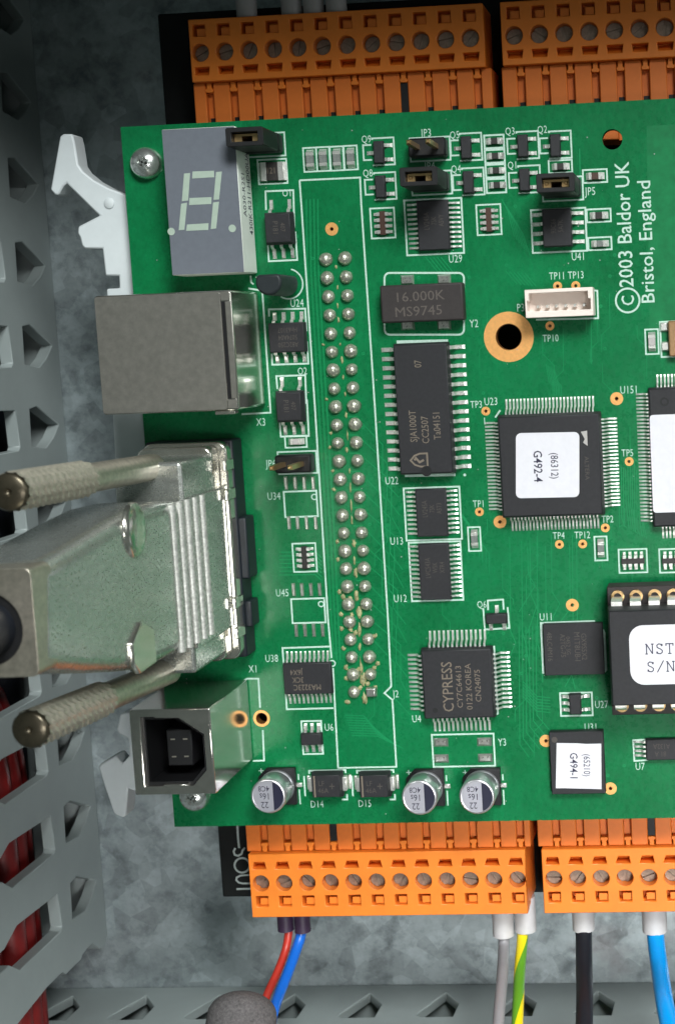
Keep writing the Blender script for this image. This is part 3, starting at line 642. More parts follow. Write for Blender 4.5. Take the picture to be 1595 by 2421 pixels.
# ---- component helpers
_pin = {}
def gull(wd, reach, h, m='tin', foot=0.45):               # gull-wing lead along +x with its solder pad
    key = ('gull', wd, reach, h, m)
    if key not in _pin:
        t = 0.17; f0 = reach * (1 - foot)
        top = [(-0.15, h), (reach * 0.26, h), (f0 - 0.02, t + 0.06), (reach - 0.05, t + 0.03)]
        g = G(); vs = []; n = len(top)
        for x, z in top: vs += [(x, -wd / 2, z), (x, wd / 2, z)]
        for x, z in top: vs += [(x - 0.04, -wd / 2, z - t), (x - 0.04, wd / 2, z - t)]
        fs = []
        for i in range(n - 1):
            a = 2 * i; fs.append((a, a + 2, a + 3, a + 1)); b = 2 * n + a; fs.append((b, b + 1, b + 3, b + 2))
            fs.append((a, b, b + 2, a + 2)); fs.append((a + 1, a + 3, b + 3, b + 1))
        a = 2 * (n - 1); b = a + 2 * n; fs.append((a, b, b + 1, a + 1)); fs.append((0, 1, 2 * n + 1, 2 * n))
        g.add(vs, fs)
        p = wd * 0.62
        g.add([(f0 - 0.25, -p, 0.004), (reach + 0.35, -p, 0.004), (reach + 0.35, p, 0.004), (f0 - 0.25, p, 0.004), (f0, -wd * 0.45, 0.12), (reach + 0.02, -wd * 0.45, 0.16), (reach + 0.02, wd * 0.45, 0.16), (f0, wd * 0.45, 0.12)],
              [(3, 2, 1, 0), (4, 5, 6, 7), (0, 1, 5, 4), (1, 2, 6, 5), (2, 3, 7, 6), (3, 0, 4, 7)])
        _pin[key] = mesh('pin', g, M[m], 30)
    return _pin[key]
def join_mesh(me, places):                                 # real geometry of many fine leads in one part
    g = G(); vs = [v.co.copy() for v in me.vertices]; fs = [tuple(p.vertices) for p in me.polygons]
    for x, y, rz in places:
        m_ = Matrix.Translation((x, y, 0)) @ Matrix.Rotation(rz, 4, 'Z'); g.add([m_ @ v for v in vs], fs)
    return g
SIDE = {'R': 0.0, 'T': math.pi / 2, 'L': math.pi, 'B': -math.pi / 2}
def chip(cx, cy, wx, wy, h, sides, pitch, wd, reach, name='integrated_circuit', label=None, m='chip', ph=None, fine=False, draft=0.12, z0=0.08, bev=0.06, pinm='tin'):
    """sides: {'R': [offsets in pitches from the middle]}"""
    o = obj(name, G().box(cx - wx / 2, cx + wx / 2, cy - wy / 2, cy + wy / 2, z0, z0 + (h - z0) * 0.5, -draft * 0.5).box(cx - wx / 2 - draft * 0.5, cx + wx / 2 + draft * 0.5, cy - wy / 2 - draft * 0.5, cy + wy / 2 + draft * 0.5, z0 + (h - z0) * 0.5 + 0.001, h, draft), M[m], pcb, org=(cx, cy, 0), bev=bev, seg=1, label=label)
    ph = ph or h * 0.5
    places = []
    for s, offs in sides.items():
        me = gull(wd, reach, ph, pinm)
        pl_ = []
        for k in offs:
            t = k * pitch
            if s == 'R': x, y = cx + wx / 2, cy - t
            if s == 'L': x, y = cx - wx / 2, cy - t
            if s == 'T': x, y = cx + t, cy + wy / 2
            if s == 'B': x, y = cx + t, cy - wy / 2
            if fine: pl_.append((x, y, SIDE[s]))
            else: inst('pin', me, o, (x, y, 0), SIDE[s])
        if fine and pl_:
            obj('pin_row', join_mesh(me, pl_), M[pinm], o, kind='stuff', smooth=30)
    return o
def ctext(o, s, x, y, z, h, rot=0, sx=0.8, m='mark', weight=0.0, name='marking'):
    return obj(name, text_g(s, x, y, z + 0.012, h, rot, sx, weight), M[m], o, org=(x, y, z))
def seq(n): return [i - (n - 1) / 2 for i in range(n)]
TS = dict(pitch=0.65, wd=0.26, reach=1.0, h=1.0)
def tssop(px, py, n, lab, rows, box):
    cx, cy = P(px, py, 0.9); L = n * 0.65
    o = chip(cx, cy, 4.3, L + 0.15, 1.0, {'R': seq(n), 'L': seq(n)}, 0.65, 0.26, 1.15, label=lab)
    for s, dx, hh in rows: ctext(o, s, cx + dx, cy + 0.6, 1.0, hh, 90, 0.7, 'mark2')
    col, row, x0, y0, x1, y1 = box; sbox(col, row, x0, y0, x1, y1)
    return o
tssop(1023.5, 532, 10, 'black chip with two pin rows under the second upright jumper', [('LV245A', -0.9, 0.75), ('75K', 0.1, 0.7), ('A5VY', 1.1, 0.7)], (800, 0, 578, 1768, 1106, 2230))
tssop(1019.3, 1212, 10, 'black chip with two pin rows below the long chip', [('LV245A', -0.9, 0.75), ('75K', 0.1, 0.7), ('A5T3', 1.1, 0.7)], (800, 960, 573, 725, 1088, 1170))
tssop(1026.5, 1351.5, 12, 'black chip with two pin rows, lowest of the middle column', [('LVC543A', -0.9, 0.75), ('W5K', 0.1, 0.7), ('X7R4', 1.1, 0.7)], (800, 960, 618, 1205, 1100, 1708))
# U38: the same kind turned by a quarter
cx, cy = P(726.8, 1604, 0.9)
u38 = chip(cx, cy, 6.9, 4.5, 1.0, {'T': seq(10), 'B': seq(10)}, 0.65, 0.26, 1.2, label='black chip with upside down lettering left of the solder columns')
for s, dy, dx, hh in (('MA3223C', -1.25, -0.1, 0.85), ('3CK', -0.15, -1.4, 0.8), ('J6X4', 0.95, -1.5, 0.8)): ctext(u38, s, cx + dx, cy + dy, 1.0, hh, 180, 0.82, 'mark')
silkc(400, 1440, [(1425, 328), (1000, 342), (1038, 882), (1450, 872)], False)
# U22: long wide chip
cx, cy = P(1000, 966.6, 2.4)
u22 = chip(cx, cy, 7.5, 17.9, 2.5, {'R': seq(14), 'L': seq(14)}, 1.27, 0.50, 1.75, label='long black chip with gold shield mark and lettering reading upward', ph=1.2, bev=0.1, draft=0.25)
for s, dx, L0, L1, hh in (('SJA1000T', -1.55, -5.2, 0.6, 1.0), ('CC2507', 0.1, -5.2, -0.5, 1.0), ('Ta04151', 1.75, -5.0, 0.2, 1.0)): ctext(u22, s, cx + dx, cy + (L0 + L1) / 2, 2.5, hh, 90, 0.80, 'mark')
ctext(u22, '07', cx - 0.4, cy + 6.2, 2.5, 1.0, 90, 0.75, 'mark')
sh = [(-1.0, 1.25), (1.0, 1.25), (1.0, 0.2), (0.7, -0.6), (0.0, -1.2), (-0.7, -0.6), (-1.0, 0.2)]
obj('marking', G().ribbon([(cx - 1.0 + b * 0.95, cy - 7.0 + a * 0.9) for a, b in sh], 0.24, 2.514, True).ribbon([(cx - 2.0 + 0.4, cy - 7.0), (cx - 1.4, cy - 6.7), (cx - 0.9, cy - 7.3), (cx - 0.3, cy - 7.0)], 0.3, 2.514), M['mark'], u22, org=(cx, cy, 2.5))
nt_ = G().lathe(cx, cy - 8.55, [(0.75, 2.505), (0.75, 2.515)], 16); obj('notch', nt_, M['black'], u22)
silkc(800, 480, [(512, 1225), (965, 1215)], False, 0.42); silkc(800, 960, [(585, 612), (1030, 604)], False, 0.40)
q = Q(800, 960, 1112, 606); obj('silkscreen_dot', G().lathe(q[0], q[1], [(0.2, 0.004), (0.2, SZ)], 12), M['silk'], pcb)
# U23 fine pitch flat pack with its sticker
def sticker(o, pts, z, name='label_sticker'): return obj(name, G().prism(pts, z + 0.01, z + 0.09), M['label'], o)
cx, cy = P(1300.5, 1100.5, 2.6)
u23 = chip(cx, cy, 14.0, 14.0, 2.7, {s: seq(25) for s in 'TRBL'}, 0.5, 0.22, 1.85, label='square fine pinned chip with a tilted white sticker marked G492-4', fine=True, ph=1.3, draft=0.3, bev=0.12)
st = [Q(1175, 960, x, y, 2.8) for x, y in rrect(162, 722, 232, 806, 45, 4)]
st = [(cx + (p[0] - cx) * 1.0, p[1]) for p in st]
s23 = sticker(u23, [(p[0], p[1] + 0.02 * (p[0] - cx)) for p in st], 2.7)
def stk_text(o, s, col, row, x, y, z, h, rot, sx, m='ink', weight=0.0):
    p = Q(col, row, x, y, z); return ctext(o, s, p[0], p[1], z + 0.09, h, rot, sx, m, weight, 'printed_text')
stk_text(u23, 'G492-4', 1175, 960, 360, 530, 2.7, 1.2, -91, 0.86, weight=0.012); stk_text(u23, '(86312)', 1175, 960, 505, 525, 2.7, 1.05, -91, 0.80, weight=0.004)
ctext(u23, 'ALTERA', cx + 5.0, cy - 0.5, 2.7, 0.6, -90, 1.1, 'mark2')
tri = [Q(1175, 960, *p, 2.7) for p in ((735, 225), (790, 215), (795, 350), (755, 320), (770, 290))]
obj('marking', G().prism(tri, 2.71, 2.72), M['alumina'], u23)
silk([N(800, 960, 1380, 100), N(800, 960, 1425, 35)])
# U151 at the right edge
x0, yt = P(1531, 918, 1.4); yb = P(1535, 1246, 1.4)[1]; cx, cy = x0 + 10.0, (yt + yb) / 2; wy_ = yt - yb
u151 = chip(cx, cy, 20.0, wy_, 1.5, {s: seq(36) for s in 'TRBL'}, 0.5, 0.22, 1.45, label='large fine pinned chip cut off by the right edge with a tall blank sticker', fine=True, ph=0.8, draft=0.2, bev=0.12)
a = Q(1175, 960, 1340, 78, 1.5); b = Q(1175, 960, 1375, 940, 1.5)
sticker(u151, rrect(a[0], a[0] + 14, b[1], a[1], 0.45, 3), 1.5)
p = Q(1175, 480, 1472, 1752, 1.5); obj('index_dimple', G().ring(p[0], p[1], 0.35, 0.62, 1.501, 1.512, 20), M['black'], u151)
# U4
cx, cy = P(1081, 1616.5, 2.0)
u4 = chip(cx, cy, 10.0, 10.0, 2.1, {s: seq(13) for s in 'TRBL'}, 0.65, 0.27, 1.95, label='square black chip lettered CYPRESS reading upward', ph=1.05, draft=0.25, bev=0.12)
for s, dx, L0, L1, hh, wt in (('CYPRESS', -1.45, -3.9, 3.2, 1.55, 0.004), ('CY7C64613', 0.2, -3.4, 2.6, 0.82, 0), ('0122 KOREA', 1.55, -3.7, 2.9, 0.85, 0), ('CN24075', 2.85, -2.6, 2.0, 0.82, 0)):
    g0 = text_g(s, 0, 0, 0, hh); wd = max(v[0] for v in g0.v) - min(v[0] for v in g0.v)
    ctext(u4, s, cx + dx, cy + (L0 + L1) / 2, 2.1, hh, 90, 0.8 * (L1 - L0) / wd, 'mark', wt)
obj('index_dimple', G().lathe(cx - 3.35, cy - 3.7, [(0.38, 2.104), (0.38, 2.112)], 16), M['black'], u4)
silkc(800, 1440, [(738, 400), (745, 350), (1372, 330), (1405, 920), (1350, 945)], False)
# SOIC-8 chips
def soic8(px, py, turned, lab, lines, m='chip', mk='mark2'):
    cx, cy = P(px, py, 1.5)
    if turned: o = chip(cx, cy, 5.0, 4.0, 1.6, {'T': seq(4), 'B': seq(4)}, 1.27, 0.45, 1.15, label=lab, ph=0.8, m=m)
    else: o = chip(cx, cy, 3.9, 5.0, 1.6, {'R': seq(4), 'L': seq(4)}, 1.27, 0.45, 1.25, label=lab, ph=0.8, m=m)
    for s, dx, dy, hh, rot in lines: ctext(o, s, cx + dx, cy + dy, 1.6, hh, rot, 0.75, mk)
    return o
soic8(677.5, 797.5, True, 'small eight pin chip with brown upside down lettering beside the socket with the steel top', [('A82C250', 0.2, -1.0, 0.7, 180), ('5074A04', 0.2, 0.0, 0.7, 180), ('Hn63107', 0.2, 1.0, 0.7, 180)], mk='mark2')
silkc(400, 480, [(1212, 1130), (1200, 930), (880, 937), (882, 1000)], False); silkc(400, 480, [(905, 1330), (910, 1425), (1228, 1415), (1215, 1220)], False)
soic8(1315.6, 537.6, False, 'small eight pin chip below the upright jumper near the round hole', [('93C66', -0.5, 0.2, 0.7, 90), ('5A7K', 0.5, 0.2, 0.7, 90)])
sbox(1175, 480, 295, 62, 790, 418)
# optocouplers
def opto(px, py, lab):
    cx, cy = P(px, py, 1.9)
    o = chip(cx, cy, 3.7, 4.1, 2.1, {'T': [-0.5 * 2.54 / 1.27, 0.5 * 2.54 / 1.27], 'B': [-1, 0, 1]}, 1.27, 0.42, 1.6, name='optocoupler', label=lab, ph=1.0, draft=0.3)
    ctext(o, 'P181', cx - 0.3, cy + 0.1, 2.1, 0.75, -90, 0.9, 'mark2'); ctext(o, '407', cx + 0.7, cy + 0.1, 2.1, 0.65, -90, 0.9, 'mark2')
    return o
opto(657.5, 539, 'black four sided part with five legs, upper of two, right of the display'); opto(683, 961, 'black four sided part with five legs, lower of two')
silkc(400, 480, [(1105, 215), (1095, -115), (850, -105), (855, 60)], False); silkc(400, 480, [(868, 330), (880, 512), (1130, 500), (1112, 250)], False)
silkc(400, 480, [(1210, 1770), (1200, 1518), (945, 1526), (955, 1640)], False); silkc(400, 960, [(975, 130), (985, 268), (1232, 262), (1215, -60)], False)
# SOT-23 transistors
def sot(px, py, lab=None):
    cx, cy = P(px, py, 1.0)
    o = chip(cx, cy, 1.35, 2.95, 1.05, {'R': [-0.95, 0.95], 'L': [0]}, 1.0, 0.46, 0.75, name='transistor', label=lab, ph=0.5, draft=0.15)
    x, y = P(px, py)
    q = obj('silkscreen_outline', G().ribbon([(x - 0.75, y + 1.65), (x - 0.75, y + 1.85), (x + 2.2, y + 1.85), (x + 2.2, y - 1.75), (x - 0.75, y - 1.75), (x - 0.75, y - 1.65)], 0.22, SZ).ribbon([(x - 0.9, y + 1.0), (x - 2.05, y + 1.0), (x - 2.05, y - 1.0), (x - 0.9, y - 1.0)], 0.22, SZ), M['silk'], pcb, org=(x, y, 0))
    return o
for px, py in ((893.8, 359), (897.8, 440.7), (1100, 348), (1105.4, 430), (1234, 344), (1238, 424.6), (1311, 343)): sot(px, py)
cx, cy = P(1172.4, 1463, 1.0)
chip(cx, cy, 2.95, 1.4, 1.05, {'T': [0], 'B': [-0.95, 0.95]}, 1.0, 0.46, 0.75, name='transistor', label='three legged transistor lying crosswise below the fine pinned square chip', ph=0.5, draft=0.15)
silkc(800, 960, [(1318, 1800), (1315, 1715), (1450, 1705), (1455, 1795)], False); silkc(800, 1440, [(1275, -10), (1290, 178), (1505, 165), (1490, -20)], False)
# U27, U6
cx, cy = P(1358.5, 1665, 1.0)
chip(cx, cy, 1.6, 2.9, 1.1, {'L': [-1, 0, 1], 'R': [-1, 1]}, 0.95, 0.42, 0.85, label='tiny five legged chip left of the socketed chip', ph=0.5)
sbox(1175, 1440, 552, 740, 840, 935)
cx, cy = P(N(400, 1440, 1252, 1150)[0], N(400, 1440, 1252, 1150)[1], 1.0)
chip(cx, cy, 3.0, 1.65, 1.1, {'T': [-1, 0, 1], 'B': [-1, 0, 1]}, 0.95, 0.42, 0.95, label='tiny six legged chip above the leftmost capacitor', ph=0.5)
sbox(400, 1440, 1165, 988, 1358, 1275)
# U7
x0 = P(1526, 1773, 1.0)[0]; cy = P(1526, 1773, 1.0)[1]
chip(x0 + 2.2, cy, 4.4, 3.0, 1.05, {'L': seq(4), 'R': seq(4)}, 0.65, 0.3, 1.45, label='small chip at the right edge lettered upside down', ph=0.5)
o = [c for c in pcb.children if c.name.startswith('integrated_circuit')][-1]
ctext(o, 'A132A', x0 + 2.2, cy - 0.1 + 0.6, 1.05, 0.75, 180, 0.8, 'mark2'); ctext(o, '81 A', x0 + 2.0, cy - 0.6, 1.05, 0.75, 180, 0.8, 'mark2')
silkc(1175, 1440, [(1310, 1150), (1197, 1155), (1207, 1338), (1330, 1330)], False)
# U11: leadless memory
a = Q(1175, 1440, 400, 132, 0.9); b = Q(1175, 1440, 945, 572, 0.9)
u11 = obj('integrated_circuit', G().box(a[0], b[0], b[1], a[1], 0.06, 0.95), M['chip'], pcb, bev=0.06, seg=1, label='flat leadless chip with brown lettering left of the socketed chip')
for s, x, y, hh in (('48LC4M16', 462, 330, 0.75), ('A2TG-75', 578, 320, 0.7), ('0452 SG', 625, 320, 0.6), ('M1T8UB-I', 705, 330, 0.8), ('GX9S5X2', 765, 330, 0.75)):
    p = Q(1175, 1440, x, y, 0.95); ctext(u11, s, p[0], p[1], 0.95, hh, -90, 0.9, 'mark2')
silkc(1175, 1440, [(860, 105), (385, 122), (405, 568)], False, 0.3); silkc(1175, 1440, [(928, 180), (942, 210), (956, 535), (942, 550)], False, 0.35)
# U31: leadless square with sticker
a = Q(1175, 1440, 455, 1085, 1.3); b = Q(1175, 1440, 955, 1625, 1.3)
u31 = obj('integrated_circuit', G().box(a[0], b[0], b[1], a[1], 0.06, 1.35), M['chip'], pcb, bev=0.08, seg=1, label='square leadless chip with a white sticker marked G494-1')
sticker(u31, [Q(1175, 1440, *p, 1.35) for p in ((522, 1180), (700, 1182), (780, 1188), (915, 1185), (918, 1586), (700, 1580), (600, 1578), (515, 1578))], 1.35)
stk_text(u31, 'G494-1', 1175, 1440, 675, 1378, 1.35, 1.1, -92, 0.85, weight=0.012); stk_text(u31, '(65210)', 1175, 1440, 790, 1375, 1.35, 0.98, -92, 0.78, weight=0.004)
p = Q(1175, 1440, 503, 1152, 1.35); obj('index_dimple', G().lathe(p[0], p[1], [(0.42, 1.352), (0.40, 1.36)], 20), M['mark2'], u31)
# Y2 oscillator
a = Q(800, 480, 362, 728, 2.6); b = Q(800, 480, 1108, 1030, 2.6)
y2 = obj('oscillator', G().box(a[0], b[0], b[1], a[1], 0.5, 2.7), M['chip2'], pcb, bev=0.25, seg=2, label='grey brown oscillator block lettered 16.000K')
ctext(y2, '16.000K', (a[0] + b[0]) / 2 - 0.1, (a[1] + b[1]) / 2 + 0.95, 2.7, 1.35, 1, 1.1, 'mark3'); ctext(y2, 'MS9745', (a[0] + b[0]) / 2 - 0.5, (a[1] + b[1]) / 2 - 1.05, 2.7, 1.35, 1, 1.1, 'mark3')
lg = mesh('leg', G().box(-0.95, 0.95, -0.7, 0.7, 0.004, 0.4, 0.25), M['solder'], 30)
for x, y in ((605, 678), (930, 672), (610, 1075), (930, 1072)):
    p = Q(800, 480, x, y); inst('leg', lg, y2, (p[0], p[1], 0))
g = [Q(800, 480, *p) for p in rrect(405, 1105, 615, 1160, 45, 4)]
obj('silkscreen_outline', G().ribbon([(x, y) for x, y in g], 0.26, SZ, True), M['silk'], pcb, org=(*g[0], 0))
# Y3 empty footprint, U34, U45 empty footprints
sbox(800, 1440, 822, 1108, 1380, 1380)
pd = mesh('solder_pad', G().box(-1.05, 1.05, -0.62, 0.62, 0.004, 0.28, 0.3), M['solder'], 40)
for x, y in ((902, 1175), (1285, 1170), (906, 1318), (1292, 1312)):
    p = Q(800, 1440, x, y); inst('solder_pad', pd, pcb, (p[0], p[1], 0))
pd2 = mesh('solder_pad', G().box(-0.27, 0.27, -0.95, 0.95, 0.004, 0.20, 0.12), M['solder'], 40)
for row, pts in ((960, [(x, 678) for x in (1030, 1112, 1190, 1270)] + [(x, 1030) for x in (1057, 1133, 1212, 1292)] + [(x, 1618) for x in (1097, 1171, 1250, 1327)]), (1440, [(x, 185) for x in (1120, 1198, 1275, 1353)])):
    for x, y in pts:
        p = Q(400, row, x, y); inst('solder_pad', pd2, pcb, (p[0], p[1], 0))
sbox(400, 960, 1010, 755, 1312, 970); a = Q(400, 960, 1075, 1702); b = Q(400, 1440, 1380, 115)
obj('silkscreen_outline', G().ribbon(rect(a[0], b[0], b[1], a[1]), 0.24, SZ, True), M['silk'], pcb, org=(*a, 0))
for x, y in ((1280, 800), (1340, 1745)):
    p = Q(400, 960, x, y); obj('silkscreen_outline', G().ribbon(circ(p[0], p[1], 0.38, 14), 0.16, SZ, True), M['silk'], pcb, org=(*p, 0))
# chip resistors and capacitors
def passive(col, row, x, y, L, Wd, along, body='ceramic', box=True, h=0.55, name='resistor', lab=None, bx=0.75):
    cx, cy = Q(col, row, x, y, 0.3); g = G(); t = 0.24 * L
    def R(a0, a1, b0, b1, z0, z1, ins=0.0):
        return (cx + a0, cx + a1, cy + b0, cy + b1, z0, z1, ins) if along == 'x' else (cx + b0, cx + b1, cy + a0, cy + a1, z0, z1, ins)
    o = obj(name, G().box(*R(-L / 2 + t, L / 2 - t, -Wd / 2 + 0.02, Wd / 2 - 0.02, 0.02, h)), M[body], pcb, org=(cx, cy, 0), bev=0.03, seg=1, label=lab)
    for s in (-1, 1):
        e0, e1 = sorted((s * (L / 2 - t), s * L / 2))
        g2 = G().box(*R(e0, e1, -Wd / 2, Wd / 2, 0.01, h + 0.02))
        f0, f1 = sorted((s * L / 2, s * (L / 2 + 0.42)))
        k = [(f0, h * 0.8), (f1, 0.02)] if s > 0 else [(f1, h * 0.8), (f0, 0.02)]
        vs = []
        for b_ in (-Wd / 2, Wd / 2):
            for a_, z_ in ((k[0][0], 0.005), (k[1][0], 0.005), (k[0][0], k[0][1])):
                vs.append((cx + a_, cy + b_, z_) if along == 'x' else (cx + b_, cy + a_, z_))
        g2.add(vs, [(0, 1, 2), (5, 4, 3), (0, 3, 4, 1), (1, 4, 5, 2), (2, 5, 3, 0)])
        obj('terminal', g2, M['tin'], o, bev=0.03, seg=1)
    if box:
        a_, b_ = L / 2 + bx, Wd / 2 + 0.38
        if along != 'x': a_, b_ = b_, a_
        bx_, by_ = Q(col, row, x, y)
        obj('silkscreen_outline', G().ribbon(rect(bx_ - a_, bx_ + a_, by_ - b_, by_ + b_), 0.22, SZ, True), M['silk'], pcb, org=(bx_, by_, 0))
    return o
for x, y in ((1244, 1408), (1358, 1402), (1480, 1397)): passive(400, 0, x, y, 1.95, 1.05, 'y', 'mlcc', h=0.7, name='capacitor', bx=0.62)
passive(800, 0, 108, 1390, 1.95, 1.05, 'y', 'mlcc', h=0.7, name='capacitor', bx=0.62)
for i, (x, y) in enumerate(((1372, 1243), (1380, 1375), (1388, 1503), (1396, 1632))): passive(800, 0, x, y, 1.65, 0.85, 'x', 'ceramic', box=False)
a = Q(800, 0, 1282, 1195); b = Q(800, 0, 1478, 1695)
g = G().ribbon(rect(a[0], b[0], b[1], a[1]), 0.24, SZ, True)
for y in (1312, 1442, 1570):
    p = Q(800, 0, 1378, y); g.box(a[0] + 0.1, b[0] - 0.1, p[1] - 0.24, p[1] + 0.24, 0.004, SZ)
obj('silkscreen_outline', g, M['silk'], pcb, org=(*a, 0))
passive(1175, 0, 860, 1552, 1.75, 0.95, 'x', 'rbrown', lab='small reddish resistor right of the upright jumper near the round hole')
passive(1175, 0, 555, 1468, 1.65, 0.9, 'x', 'ceramic'); passive(1175, 480, 893, 108, 1.75, 0.95, 'x', 'ceramic'); passive(1175, 480, 903, 356, 1.65, 0.9, 'x', 'mlcc', name='capacitor')
passive(800, 960, 1198, 1172, 1.85, 0.95, 'y', 'mlcc', name='capacitor'); passive(1175, 960, 912, 1255, 1.85, 0.95, 'y', 'mlcc', name='capacitor'); passive(1175, 480, 1362, 1222, 1.85, 1.0, 'y', 'alumina', name='capacitor', lab='pinkish chip capacitor left of the brown crystal')
passive(400, 960, 1118, 312, 1.55, 0.85, 'x', 'alumina', name='capacitor')
# big resistor marked 121
r1 = passive(400, 0, 912, 1512, 3.1, 2.5, 'x', 'ceramic', h=0.62, lab='largest chip resistor, black with gold digits 121, right of the display', bx=0.45)
p = Q(400, 0, 898, 1503, 0.62); ctext(r1, '121', p[0], p[1], 0.62, 0.85, 0, 0.8, 'mark')
# resistor networks of four
def network(col, row, x, y, along, body='ceramic', lab=None):
    cx, cy = Q(col, row, x, y, 0.3)
    L, Wd = (3.2, 1.0)
    def R(a0, a1, b0, b1, z0, z1): return (cx + b0, cx + b1, cy + a0, cy + a1, z0, z1) if along == 'y' else (cx + a0, cx + a1, cy + b0, cy + b1, z0, z1)
    o = obj('resistor_network', G().box(*R(-L / 2, L / 2, -Wd * 0.42, Wd * 0.42, 0.02, 0.55)), M[body], pcb, org=(cx, cy, 0), bev=0.03, seg=1, label=lab)
    for i in range(4):
        t = (i - 1.5) * 0.8
        for s in (-1, 1):
            b0, b1 = sorted((s * 0.36, s * 0.82)); g2 = G().box(*R(t - 0.24, t + 0.24, b0, b1, 0.004, 0.58))
            b0, b1 = sorted((s * 0.82, s * 1.3)); k = R(t - 0.24, t + 0.24, b0, b1, 0.004, 0.22)
            g2.box(*k, 0.06); obj('terminal', g2, M['tin'], o, bev=0.03, seg=1)
    x, y = Q(col, row, x, y); a_, b_ = (L / 2 + 0.35, 1.65) if along == 'x' else (1.65, L / 2 + 0.42)
    obj('silkscreen_outline', G().ribbon(rect(x - a_, x + a_, y - b_, y + b_), 0.22, SZ, True), M['silk'], pcb, org=(x, y, 0))
network(800, 480, 390, 175, 'y', 'rbrown', 'reddish row of four resistors left of the chip under the second jumper')
network(800, 480, 1325, 145, 'y', 'rbrown', 'reddish row of four resistors right of the chip under the second jumper')
network(400, 960, 1195, 1335, 'y'); network(1175, 960, 1195, 1365, 'x'); network(1175, 960, 1553, 1362, 'x')
# brown crystal at the right edge
a = Q(1175, 480, 1503, 1038, 1.3); b = Q(1175, 480, 1510, 1355, 1.3)
cr = obj('crystal', G().box(a[0], a[0] + 7.0, b[1], a[1], 0.05, 1.4), M['bronze'], pcb, bev=0.2, seg=2, label='brown metal crystal cut off by the right edge')
for x, y in ((1478, 1090), (1488, 1262)):
    p = Q(1175, 480, x, y); obj('terminal', G().box(p[0] - 0.7, p[0] + 0.45, p[1] - 0.65, p[1] + 0.65, 0.004, 0.5, 0.15), M['tin'], cr, bev=0.05, seg=1)
silkc(1175, 480, [(1568, 1040), (1432, 1050), (1447, 1358), (1568, 1352)], False)
# diodes
for col, x, lab in ((400, 1382, 'black diode block marked with a stripe, left of two'), (800, 310, 'black diode block marked with a stripe, right of two')):
    cx, cy = Q(col, 1440, x, 1562, 2.1)
    d = obj('diode', G().box(cx - 2.15, cx + 2.15, cy - 1.75, cy + 1.75, 0.15, 1.1, -0.12).box(cx - 2.27, cx + 2.27, cy - 1.87, cy + 1.87, 1.101, 2.2, 0.3), M['chip'], pcb, org=(cx, cy, 0), bev=0.06, seg=1, label=lab)
    for s in (-1, 1):
        g2 = G().box(*sorted((cx + s * 2.1, cx + s * 2.75)), cy - 1.05, cy + 1.05, 0.05, 1.25).box(*sorted((cx + s * 2.76, cx + s * 3.3)), cy - 1.1, cy + 1.1, 0.004, 0.3, 0.1)
        obj('terminal', g2, M['tin'], d, bev=0.12, seg=2)
    obj('stripe', G().box(cx - 1.72, cx - 1.5, cy - 1.55, cy + 1.55, 2.2, 2.215), M['mark'], d)
    ctext(d, 'LF', cx - 0.6, cy + 0.45, 2.2, 0.75, 0, 0.9, 'mark2'); ctext(d, '46A', cx - 0.4, cy - 0.6, 2.2, 0.75, 0, 0.9, 'mark2'); ctext(d, '+', cx + 0.9, cy, 2.2, 1.3, 0, 0.9, 'mark2')
    x_, y_ = Q(col, 1440, x, 1562)
    obj('silkscreen_outline', G().ribbon([(x_ - 2.3, y_ + 1.9), (x_ - 2.3, y_ + 2.35), (x_ + 3.0, y_ + 2.35), (x_ + 3.0, y_ + 1.9)], 0.24, SZ).ribbon([(x_ - 3.1, y_ + 1.6), (x_ - 3.1, y_ - 1.4)], 0.24, SZ).ribbon([(x_ + 2.2, y_ - 2.0), (x_ + 3.0, y_ - 2.0), (x_ + 3.0, y_ - 1.2)], 0.24, SZ), M['silk'], pcb, org=(x_, y_, 0))
